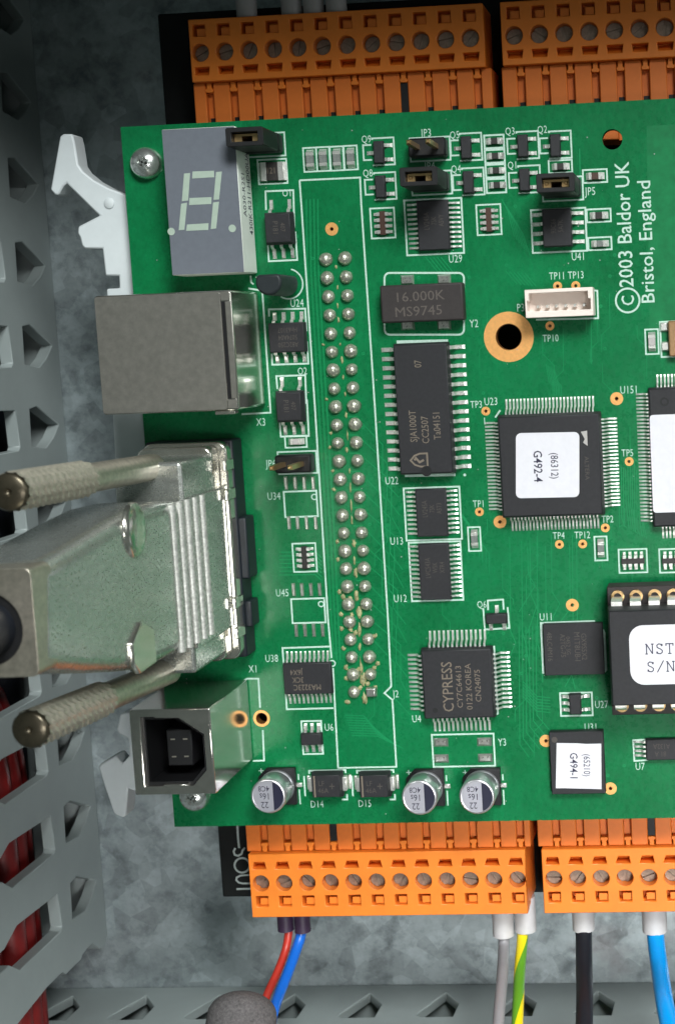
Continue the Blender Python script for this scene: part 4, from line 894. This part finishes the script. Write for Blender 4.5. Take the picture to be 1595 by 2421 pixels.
# electrolytic capacitors
for (px, py), lab in zip(((657, 1858), (1006, 1861), (1139, 1859)), ('silver can capacitor standing alone below the square metal socket', 'silver can capacitor, middle of three, right of the diodes', 'silver can capacitor, rightmost of three')):
    cx, cy = P(px, py, 0.5); r = 2.52
    o = obj('capacitor', G().prism([(cx - 2.7, cy - 2.7), (cx + 2.7, cy - 2.7), (cx + 2.7, cy + 2.7), (cx - 1.5, cy + 2.7), (cx - 2.7, cy + 1.5)], 0.05, 0.9), M['black'], pcb, org=(cx, cy, 0), bev=0.08, seg=1, label=lab)
    obj('can', G().lathe(cx, cy, [(r, 0.9), (r, 1.35), (r - 0.14, 1.5), (r - 0.14, 1.62), (r, 1.8), (r, 5.1), (r - 0.07, 5.28), (r - 0.22, 5.4), (r - 0.32, 5.4), (r - 0.38, 5.36)], 40), M['alu'], o, smooth=40)
    obj('can_top', G().lathe(cx, cy, [(r - 0.34, 5.36), (r - 0.34, 5.375)], 40), M['alutop'], o)
    half = [(cx + (r - 0.34) * math.cos(math.radians(a)), cy + (r - 0.34) * math.sin(math.radians(a))) for a in range(-72, 73, 8)]
    half = [(x + 0.05, y) for x, y in half]
    obj('polarity_mark', G().prism(half, 5.376, 5.384), M['capblk'], o)
    for s, dy, hh in (('22', -1.25, 0.95), ('16s', 0.0, 0.95), ('4C8', 1.1, 0.8)): ctext(o, s, cx - 0.55, cy + dy, 5.37, hh, 180, 0.85, 'ink', 0.004, 'printed_text')
    obj('terminal', G().box(cx + 2.6, cx + 3.5, cy - 0.35, cy + 0.35, 0.004, 0.3, 0.06), M['tin'], o, bev=0.05, seg=1)
    obj('silkscreen_outline', G().ribbon([(cx + 2.95, cy + 1.6), (cx + 2.95, cy + 0.7)], 0.2, SZ).ribbon([(cx + 2.95, cy - 0.7), (cx + 2.95, cy - 2.9)], 0.2, SZ), M['silk'], pcb, org=(cx, cy, 0))
# seven segment display
SH = 6.1
x0, yt = P(381.7, 306, SH); x1, yb = P(568.8, 643.5, SH)
x1 = x0 + 9.95
disp = obj('segment_display', G().box(x0, x1, yb, yt, 0.3, SH - 0.02), M['seg_side'], pcb, bev=0.12, seg=1, label='grey seven segment display reading 8 with white printed side')
obj('display_face', G().box(x0 + 0.06, x1 - 0.06, yb + 0.06, yt - 0.06, SH - 0.02, SH + 0.03), M['seg_face'], disp)
def seg_poly(pts): 
    return obj('segment', G().prism([P(*p, SH + 0.05) for p in pts], SH + 0.025, SH + 0.06), M['seg'], disp)
f = lambda x, y: N(400, 0, x, y); f2 = lambda x, y: N(400, 480, x, y)
seg_poly([f(207, 1512), f(395, 1505), f(398, 1562), f(203, 1574)]); seg_poly([f(180, 1746), f(374, 1738), f(372, 1798), f(176, 1808)]); seg_poly([f2(158, 188), f2(348, 176), f2(345, 235), f2(150, 244)])
seg_poly([f(132, 1530), f(185, 1525), f(168, 1768), f(113, 1774)]); seg_poly([f(414, 1517), f(465, 1512), f(440, 1758), f(392, 1762)])
seg_poly([f2(106, 5), f2(158, -5), f2(135, 234), f2(85, 238)]); seg_poly([f2(388, -6), f2(440, -14), f2(415, 222), f2(367, 228)])
for q in ((400 + 20 / 3.7333, 480 + 250 / 3.7333), N(400, 480, 558, 222)):
    p = P(*q, SH); obj('decimal_point', G().lathe(p[0], p[1], [(0.5, SH + 0.02), (0.5, SH + 0.06)], 20), M['seg'], disp)
# lettering down the white side of the display
def side_text(s, y0, y1, zc, h):
    g = text_g(s, 0, 0, 0, h, 0, 1.0, 0.004); wd = max(v[0] for v in g.v) - min(v[0] for v in g.v); k = (y0 - y1) / wd
    g.v = [(x1 + 0.012, (y0 + y1) / 2 + v[0] * k, zc + v[1]) for v in g.v]
    obj('printed_text', g, M['ink'], disp, org=(x1, y0, zc))
side_text('430IK-R211-HD00UA', yt - 3.0, yb + 5.2, 1.7, 1.5); side_text('A030-R2S1', yt - 6.0, yb + 7.5, 4.0, 1.4)
# RJ45 jack with steel shield
rj = obj('network_jack', G().box(-28.3, -9.9, -19.75, -4.05, 0.15, 12.3), M['nickel'], pcb, bev=0.35, seg=3, label='square network jack with a dull grey steel top overhanging the board edge')
obj('shield_top', G().prism(rrect(-28.2, -11.35, -19.6, -4.2, 0.4, 3), 12.3, 12.5), M['rj'], rj, bev=0.06, seg=1)
obj('shield_lip', G().box(-10.75, -10.0, -18.2, -5.5, 12.28, 12.46), M['rj'], rj, bev=0.05, seg=1)
obj('shield_lip', G().box(-11.3, -10.1, -5.4, -4.2, 12.3, 12.48).box(-11.3, -10.1, -19.5, -18.3, 12.3, 12.48), M['rj'], rj, bev=0.05, seg=1)
obj('shield_slot', G().box(-11.3, -10.8, -18.2, -5.5, 12.25, 12.33), M['black'], rj)
obj('hold_tab', G().box(-13.2, -10.5, -20.25, -19.78, 10.6, 12.2), M['nickel'], rj, bev=0.08, seg=1)
silk([N(400, 480, 700, 752), N(400, 480, 822, 772), N(400, 480, 895, 1848), N(400, 480, 640, 1862)])
# upright USB B socket
UX0, UX1, UY0, UY1, UH = -26.3, -15.3, -70.45, -58.75, 16.6
op = [(UX0 + 1.45, UY1 - 1.05), (UX0 + 6.3, UY1 - 1.05), (UX1 - 1.05, UY1 - 3.6), (UX1 - 1.05, UY0 + 3.3), (UX1 - 3.0, UY0 + 1.15), (UX0 + 1.45, UY0 + 1.15)]
g = plate(rect(UX0, UX1, UY0, UY1), [op], 0.2, UH)
usb = obj('usb_socket', g, M['usb'], pcb, bev=0.18, seg=2, label='upright square metal socket with a black opening that has two cut corners')
obj('insulator', G().prism([(x, y) for x, y in op], 0.25, 5.0), M['cavity'], usb)
lin = plate([(x + (0.02 if x < -20 else -0.02), y) for x, y in op], [[(-20.6 + (x + 20.6) * 0.9, -64.6 + (y + 64.6) * 0.9) for x, y in op]], 5.0, UH - 0.7)
obj('insulator_sleeve', lin, M['cavity'], usb)
obj('tongue', G().box(-22.4, -18.9, -67.2, -62.2, 5.0, 14.2), M['cavity'], usb, bev=0.15, seg=1)
for x, y in ((-21.5, -65.9), (-19.8, -65.9), (-21.5, -63.5), (-19.8, -63.5)): obj('contact', G().box(x - 0.3, x + 0.3, y - 0.09, y + 0.09, 10, 14.25), M['brass'], usb)
obj('spring_tab', G().box(-23.0, -19.6, UY1 - 1.25, UY1 - 0.8, UH - 2.5, UH - 0.02), M['usb'], usb, bev=0.1, seg=1); obj('spring_tab', G().box(-22.4, -19.0, UY0 + 0.85, UY0 + 1.4, UH - 2.5, UH - 0.02), M['usb'], usb, bev=0.1, seg=1)
silk([N(400, 1440, 640, 640), N(400, 1440, 690, 612), N(400, 1440, 788, 612), N(400, 1440, 802, 868)]); silk([N(400, 1440, 826, 1065), N(400, 1440, 838, 1335), N(400, 1440, 740, 1338)])
# board screws
def board_screw(px, py, lab):
    x, y = P(px, py, 1.2); r = 2.15
    o = obj('machine_screw', G().lathe(x, y, [(r, 0.02), (r, 0.75), (r - 0.15, 1.15), (r - 0.6, 1.65), (r - 1.2, 1.95), (0.72, 2.02), (0.45, 1.5), (0.2, 1.1), (0.05, 1.0)], 32), M['zinc_screw'], pcb, org=(x, y, 0), smooth=40, label=lab)
    g = G()
    for a in (20, 110):
        m_ = Matrix.Translation((x, y, 0)) @ Matrix.Rotation(math.radians(a), 4, 'Z'); k = len(g.v); g.box(-1.0, 1.0, -0.13, 0.13, 1.2, 2.03); g.xf(m_, k)
    obj('drive_recess', g, M['zinc_screw'], o)
board_screw(341, 384, 'shiny cross head screw in the top left corner of the board'); board_screw(456, 1886, 'cross head screw at the bottom left, half hidden by the square metal socket')
# white six pin connector P3
a = Q(1175, 480, 237, 765, 4.0); b = Q(1175, 480, 848, 990, 4.0); px0, px1, py0, py1 = a[0], b[0], b[1], a[1]
g = plate(rect(px0, px1, py0, py1), [[(px0 + 0.55, py1 - 0.5), (px0 + 0.55, py1 - 1.5), (px0 + 0.25, py1 - 1.5), (px0 + 0.25, py0 + 0.85), (px1 - 0.35, py0 + 0.85), (px1 - 0.35, py1 - 1.5), (px1 - 0.7, py1 - 1.5), (px1 - 0.7, py1 - 0.5)]], 0.6, 4.0)
p3 = obj('pin_connector', g, M['cream'], pcb, bev=0.07, seg=1, label='small cream white connector with six pins')
obj('connector_floor', G().box(px0 + 0.2, px1 - 0.2, py0 + 0.2, py1 - 0.4, 0.05, 1.2), M['cream'], p3)
for i in range(6): obj('pin', G().box(px0 + 1.6 + 1.25 * i - 0.2, px0 + 1.6 + 1.25 * i + 0.2, py0 + 1.25, py0 + 1.7, 1.2, 3.0, 0.05), M['tin'], p3)
silkc(1175, 480, [(855, 770), (880, 772), (888, 1015), (340, 1028)], False)
# dark round part on legs beside the display (its silkscreen is a D)
cx, cy = Q(400, 480, 1050, 712)
def dpoly(r): return [(cx + r * math.cos(math.radians(a)), cy + r * math.sin(math.radians(a))) for a in range(-215, 36, 10)]
t9 = obj('reset_part', G().prism(dpoly(1.75), 1.2, 9.6), M['to92'], pcb, org=(cx, cy, 0), bev=0.3, seg=2, label='dark round part standing on legs between the display and the network jack')
for dx in (-1.0, 0, 1.0): obj('leg', G().box(cx + dx - 0.2, cx + dx + 0.2, cy - 0.2, cy + 0.2, 0.0, 1.25), M['tin'], t9)
obj('silkscreen_outline', G().ribbon([(cx + 2.05 * math.cos(math.radians(a)), cy + 2.05 * math.sin(math.radians(a))) for a in range(-125, 80, 10)], 0.2, SZ), M['silk'], pcb, org=(cx, cy, 0))
silk([N(400, 480, 718, 640), N(400, 480, 725, 700), N(400, 480, 745, 715)])
# solder joints of the fifty pin connector seen from its back
def joint_mesh(seed):
    r_ = random.Random(seed); g = G(); n = 16
    prof = [(0.93, 0.0), (0.90, 0.25), (0.79, 0.55), (0.58, 0.82), (0.32, 0.98), (0.08, 1.04)]
    g.lathe(0, 0, prof, n)
    g.v = [(v[0] * (1 + r_.uniform(-.09, .09)) + v[2] * 0.06, v[1] * (1 + r_.uniform(-.04, .04)) - v[2] * 0.05, v[2]) for v in g.v]
    return mesh('solder_joint', g, M['joint'], 180)
JM = [joint_mesh(i) for i in range(5)]
jp = []
A, Bq, Cq, Dq = P(768.3, 612.6, .6), P(834.8, 1637.4, .6), P(813.4, 609.9, .6), P(876.3, 1636.9, .6)
for i in range(25):
    for a, b in ((A, Bq), (Cq, Dq)):
        t = i / 24; x, y = a[0] + (b[0] - a[0]) * t, a[1] + (b[1] - a[1]) * t; jp.append((x, y))
        if i == 24 and a is Cq: obj('solder_joint', G().box(x - 0.82, x + 0.82, y - 0.75, y + 0.75, 0.003, 0.75, 0.18), M['solder'], pcb, bev=0.12, seg=2, label='square solder joint at the arrow'); continue
        o = inst('solder_joint', random.choice(JM), pcb, (x, y, 0.003), random.uniform(0, 6.28)); s = random.uniform(0.92, 1.06); o.scale = (s, s, random.uniform(0.85, 1.1))
def blob(cx, cy, rx, ry, h, seed):
    r_ = random.Random(seed); n = 11; g = G(); vs = []
    f_ = [r_.uniform(0.6, 1.25) for _ in range(n)]
    for k, (s, z) in enumerate(((1, 0.003), (0.75, h * 0.7), (0.3, h))):
        for i in range(n):
            t = 2 * math.pi * i / n; vs.append((cx + rx * s * f_[i] * math.cos(t), cy + ry * s * f_[i] * math.sin(t), z))
    fs = [(j * n + i, j * n + (i + 1) % n, (j + 1) * n + (i + 1) % n, (j + 1) * n + i) for j in range(2) for i in range(n)] + [tuple(2 * n + i for i in range(n))]
    return g.add(vs, fs)
fl = G(); r_ = random.Random(11)
for i in range(25):                           # flux left between the joints, heavier towards the lower end
    t = i / 24; x, y = jp[2 * i]; k = 0.35 + 0.75 * t
    b_ = blob(x + 1.3 + r_.uniform(-.15, .15), y - 1.1 + r_.uniform(-.4, .4), (0.16 + 0.28 * t * t) * r_.uniform(.6, 1.2), 0.85 * k * r_.uniform(.6, 1.5), 0.12 + 0.2 * t, i); fl.add(b_.v, b_.f)
    if r_.random() < 0.35 + 0.5 * t:
        b_ = blob(x - 1.1 + r_.uniform(-.2, .15), y - 1.0 + r_.uniform(-.5, .5), 0.25 * k + 0.1, 0.4 * k, 0.2, i + 50); fl.add(b_.v, b_.f)
    if t > 0.75:
        for q in range(3):
            b_ = blob(x + r_.uniform(-0.9, 3.6), y + r_.uniform(-1.2, 1.2), 0.35, 0.4, 0.22, i * 7 + q); fl.add(b_.v, b_.f)
obj('flux_residue', fl, M['flux'], pcb, org=(0, 0, 0), kind='stuff', smooth=70)
# pin headers
def header(px, py, lab, tall, pins=2, w=5.08, tilt=0.0):
    cx, cy = P(px, py, 0); o = obj('pin_header', G().box(cx - w / 2, cx + w / 2, cy - 1.25, cy + 1.25, 0.05, 2.5), M['black'], pcb, org=(cx, cy, 0), bev=0.25, seg=1, label=lab)
    for i in range(pins):
        x = cx - w / 2 + w / pins * (i + 0.5); obj('pin', G().box(x - 0.32, x + 0.32, cy - 0.32, cy + 0.32, 2.45, tall, 0.0).box(x - 0.32, x + 0.32, cy - 0.32, cy + 0.32, tall + .001, tall + 0.3, 0.18), M['pingold'], o)
    a_, b_ = w / 2 + 0.2, 1.55
    obj('silkscreen_outline', G().ribbon(rect(cx - a_, cx + a_, cy - b_, cy + b_), 0.22, SZ, True), M['silk'], pcb, org=(cx, cy, 0))
    return cx, cy
header(1016, 352, 'open two pin header at the top, between the small transistors', 8.3); header(703, 1093, 'open two pin header with leaning bright pins above an empty chip outline', 8.3, tilt=0.1)
hj = [header(627, 342, 'pin header under the jumper beside the display', 7.6), header(1020, 432, 'pin header under the middle jumper', 8.0), header(1329, 446, 'pin header under the right jumper', 8.0)]
# socket frame for the large chip
rowT = P(1459, 1410, 4.2)[1]; SXL = P(1438, 1500, 4.2)[0]; pin0 = P(1459, 1410, 4.2)[0]
sk = obj('chip_socket', G().box(SXL, SXL + 36, rowT - 1.25, rowT + 1.38, 0.8, 4.2).box(SXL, SXL + 36, rowT - 15.24 - 1.38, rowT - 15.24 + 1.25, 0.8, 4.2).box(SXL + 0.02, SXL + 2.4, rowT - 15.24 + 1.26, rowT - 1.26, 0.8, 4.15), M['chip2'], pcb, bev=0.1, seg=1, label='black socket frame with round gold contacts holding the large chip')
rg = mesh('contact', G().ring(0, 0, 0.52, 0.92, -0.25, 0.28, 24), M['pingold'], 40)
for i in range(7):
    for yy in (rowT, rowT - 15.24): inst('contact', rg, sk, (pin0 + 2.54 * i, yy, 4.2))
# board D connector body below the metal plug
dx0, dx1, dy0, dy1 = -26.0, -13.7, -54.6, -24.1
ds = obj('d_connector', G().box(dx0, dx1, dy0, dy1, 0.1, 4.4), M['dsub'], pcb, bev=0.3, seg=2, label='dark insulator of the board connector under the metal plug')
obj('insulator_block', G().box(-14.0, -12.7, -43.6, -35.0, 0.12, 4.0), M['dsub'], ds, bev=0.25, seg=2)
obj('insulator_block', G().box(-14.0, -12.9, -50.5, -46.8, 0.12, 3.6), M['dsub'], ds, bev=0.25, seg=2)
obj('shield_flange', G().prism(rrect(-25.7, -13.9, -54.4, -24.2, 1.3, 4), 4.42, 6.6), M['nickel'], ds, bev=0.25, seg=2)
for y in (-27.4, -31.4, -46.4, -50.6): obj('flange_tooth', G().box(-14.3, -13.7, y - 0.8, y + 0.8, 4.3, 7.6), M['nickel'], ds, bev=0.15, seg=1)

# ------------------------------------------------------------------ things resting on or plugged into the board
def jumper(pos, lab, top=9.2):
    cx, cy = pos; t = thing('jumper_cap', lab, 'jumper', (cx, cy, 2.55), 'black jumper caps on pin headers')
    g = plate(rrect(cx - 2.5, cx + 2.5, cy - 1.22, cy + 1.22, 0.25, 2), [rect(cx - 1.75, cx + 1.75, cy - 0.62, cy + 0.62)], 2.56, top)
    obj('housing', g, M['black'], t, bev=0.12, seg=1)
    obj('contact_clip', G().box(cx - 1.7, cx + 1.7, cy + 0.2, cy + 0.5, 2.6, top - 1.2).box(cx - 1.7, cx - 0.7, cy - 0.5, cy + 0.19, 2.6, top - 1.25).box(cx + 0.7, cx + 1.7, cy - 0.5, cy + 0.19, 2.6, top - 1.25), M['pingold'], t)
jumper(hj[0], 'black jumper cap overlapping the top right corner of the grey display', 9.4)
jumper(hj[1], 'black jumper cap on the pins above the many pinned chip, middle of three', 9.4)
jumper(hj[2], 'black jumper cap on the pins above the eight pin chip, right of three', 9.4)
# large chip in the socket
EX0 = P(1440, 1560, 9)[0]; ey1, ey0 = rowT - 1.0, rowT - 14.24
ep = thing('socketed_chip', 'large dark grey chip in a round pin socket with a white label reading NST', 'memory chip', (EX0 + 15, (ey0 + ey1) / 2, 4.3))
g = G().box(EX0, EX0 + 36, ey0, ey1, 4.7, 6.85, -0.2).box(EX0 - 0.2, EX0 + 36.2, ey0 - 0.2, ey1 + 0.2, 6.851, 8.9, 0.35)
obj('body', g, M['chip2'] if False else M['chip'], ep, bev=0.12, seg=1)
lgm = {}
for s in (1, -1):
    y_ = rowT if s > 0 else rowT - 15.24; yb_ = (ey1 if s > 0 else ey0)
    prof = [(yb_ - s * 0.2, 6.95), (y_ - s * 0.25, 6.95), (y_ + s * 0.02, 6.6), (y_ + s * 0.05, 4.7), (y_, 4.2), (y_, 3.6)]; wds = [0.75, 0.75, 0.75, 0.72, 0.42, 0.26]
    g = G(); vs = []
    for (yy, zz), wd in zip(prof, wds): vs += [(-wd, yy - y_, zz), (wd, yy - y_, zz)]
    for (yy, zz), wd in zip(prof, wds): vs += [(-wd, yy - y_ - s * 0.25, zz - 0.25), (wd, yy - y_ - s * 0.25, zz - 0.25)]
    n = len(prof); fs = []
    for i in range(n - 1):
        a = 2 * i; b = 2 * n + a; fs += [(a, a + 1, a + 3, a + 2), (b, b + 2, b + 3, b + 1), (a, a + 2, b + 2, b), (a + 1, b + 1, b + 3, a + 3)]
    fs += [(0, 2 * n, 2 * n + 1, 1), (2 * n - 2, 2 * n - 1, 4 * n - 1, 4 * n - 2)]
    me = mesh('leg', g.add(vs, fs), M['tin'], 40)
    for i in range(7): inst('leg', me, ep, (pin0 + 2.54 * i, y_, 0))
a = Q(1175, 1440, 1155, 145, 9.0); b = Q(1175, 1440, 1160, 670, 9.0)
obj('paper_label', G().prism(rrect(a[0], a[0] + 24, b[1], a[1], 1.9, 6), 8.91, 9.0), M['label'], ep)
TYPE = {'N': [[(0.05, 0), (0.05, 1)], [(0.05, 1), (0.72, 0)], [(0.72, 0), (0.72, 1)], [(-0.1, 0), (0.2, 0)], [(-0.1, 1), (0.1, 1)], [(0.57, 1), (0.87, 1)]],
        'T': [[(0.0, 0.78), (0.0, 1), (0.8, 1), (0.8, 0.78)], [(0.4, 1), (0.4, 0)], [(0.2, 0), (0.6, 0)]],
        'S': [[(0.68, 0.76), (0.55, 0.96), (0.3, 1), (0.1, 0.86), (0.12, 0.66), (0.32, 0.54), (0.52, 0.47), (0.7, 0.32), (0.68, 0.12), (0.5, 0.0), (0.22, 0.02), (0.08, 0.22)], [(0.08, 0.24), (0.08, 0.0)], [(0.69, 0.76), (0.69, 1.0)]],
        '/': [[(0.0, -0.08), (0.75, 1.12)]], '0': [[(0.4 + 0.34 * math.cos(t * math.pi / 8), 0.5 + 0.5 * math.sin(t * math.pi / 8)) for t in range(17)]]}
for s, x, y in (('NST0', 1312, 395), ('S/N', 1322, 552)):
    x_l = Q(1175, 1440, x, y, 9.0)
    for i, ch in enumerate(s):
        g = G()
        for q, st_ in enumerate(TYPE[ch]): g.ribbon([(x_l[0] + 1.34 * i + a_ * 1.18, x_l[1] + b_ * 1.34) for a_, b_ in st_], 0.15, 9.004 + 0.0015 * q)
        obj('printed_text', g, M['ink'], ep, org=(x_l[0] + 1.34 * i, x_l[1], 9.0))

# metal plug standing on the D connector
HX1, HX0 = -14.5, -24.6
plug = thing('connector_plug', 'large silver metal cable plug with two knurled thumbscrews standing on the board', 'cable plug', (-19.5, -38.5, 6.6))
prof = [(-30.7, 21.5), (-30.2, 24), (-29.7, 30), (-29.6, 36), (-30.1, 43), (-30.9, 51), (-31.6, 58), (-31.95, 64), (-42.8, 66), (-43.0, 64), (-45.2, 55), (-47.3, 45), (-48.7, 37.5), (-49.0, 28), (-49.0, 21.5)]
def hood_prism(prof, x0, x1):
    g = G().prism(prof, 0, 1); g.v = [(x0 + (x1 - x0) * p[2], p[0], p[1]) for p in g.v]; return g
obj('shell', hood_prism(prof, HX0, HX1), M['hood'], plug, bev=1.7, seg=5)
sh = [(-25.0, 20.3), (-24.6, 19), (-24.5, 8.5), (-24.9, 6.75), (-53.6, 6.75), (-54.1, 8.5), (-54.0, 19), (-53.6, 20.3)]
obj('shoulder', hood_prism(rect(-53.0, -25.6, 7.4, 21.3), HX0 + 0.7, HX1 - 0.55), M['hood'], plug, bev=0.5, seg=3)
obj('mating_rim', G().prism(rrect(-25.3, -15.0, -54.0, -24.6, 1.2, 4), 6.7, 9.6), M['nickel'], plug, bev=0.3, seg=2)
obj('shoulder_face', hood_prism(rect(-49.7, -30.4, 6.75, 21.45), HX1 - 0.54, HX1 - 0.02), M['hood'], plug, bev=0.15, seg=2)
for i in range(5):
    z = 16.0 + 2.75 * i; g = G().tube([(HX1 - 0.12, -30.4, z), (HX1 - 0.12, -48.9, z)], 0.62, 12); g.v = [(HX1 - 0.12 + (v[0] - HX1 + 0.12) * 0.9, v[1], v[2]) for v in g.v]
    obj('grip_rib', g, M['rib'], plug, smooth=60)
# raised catch and notch on the visible face
g = G(); k_ = len(g.v)
g.lathe(0, 0, [(1.0, -0.3), (1.0, 0.12), (0.93, 0.45), (0.75, 0.75), (0.45, 0.95), (0.12, 1.02)], 32)
g.v = [(HX1 + v[2] * 0.75, -31.9 + v[0] * 3.25, 39.6 + v[1] * 3.3) for v in g.v]
obj('catch', g, M['nickel'], plug, smooth=60)
npts = [(-42.4, 40.3), (-43.9, 36.8), (-48.2, 36.8), (-48.3, 42.2), (-46.8, 43.9), (-44.3, 43.9)]
obj('catch', hood_prism(npts, HX1 - 0.3, HX1 + 0.45), M['nickel'], plug, bev=0.3, seg=2)
# thumbscrews
def thumbscrew(y0, y1):
    x = -19.6
    def at(z): return (x, y0 + (y1 - y0) * (z - 20) / 38.5, z)
    o = obj('thumbscrew', G().tube([at(19), at(40)], 1.72, 24), M['brass'], plug, smooth=60)
    n = 26; vs = []; fs = []; zs = [40 + 0.72 * i for i in range(27)]
    for j, z in enumerate(zs):
        c = at(z)
        for i in range(n):
            t = 2 * math.pi * (i + 0.5 * (j % 2)) / n; r = 2.02 + (0.13 if (i + j) % 2 else -0.10)
            if j == 0: r = 1.75
            vs.append((c[0] + r * math.cos(t), c[1] + r * math.sin(t), z))
    for j in range(len(zs) - 1):
        for i in range(n): fs.append((j * n + i, j * n + (i + 1) % n, (j + 1) * n + (i + 1) % n, (j + 1) * n + i))
    fs.append(tuple(range(n - 1, -1, -1)))
    obj('knurled_grip', G().add(vs, fs), M['knurl'], o)
    c = at(zs[-1]); g = G().lathe(c[0], c[1], [(2.0, c[2] - 0.02), (2.0, c[2] + 0.25), (1.72, c[2] + 0.55), (0.42, c[2] + 0.56), (0.28, c[2] + 0.3), (0.05, c[2] + 0.2)], 28)
    obj('head_face', g, M['head'], o, smooth=50)
    obj('collar', G().tube([at(39.6), at(40.6)], 1.86, 24), M['brass'], o, smooth=50)
thumbscrew(-26.3, -25.2); thumbscrew(-53.0, -50.2)
# cable entry block and cable
obj('cable_entry', plate(rrect(HX0 + 0.2, HX1 - 0.05, -42.9, -32.0, 0.8, 4), [circ(-19.6, -38.0, 3.75, 32)], 62.0, 66.5), M['brass'], plug, bev=0.35, seg=3)
obj('grommet', G().ring(-19.6, -38.0, 2.6, 3.72, 62.5, 66.2, 32), M['black'], plug, smooth=50)
obj('cable', G().tube(wirepath([(-19.6, -38.0, 60), (-19.6, -38.0, 72), (-22, -38.5, 88), (-32, -40, 104), (-50, -44, 116)]), 2.75, 24), M['w_black'], plug, smooth=60)
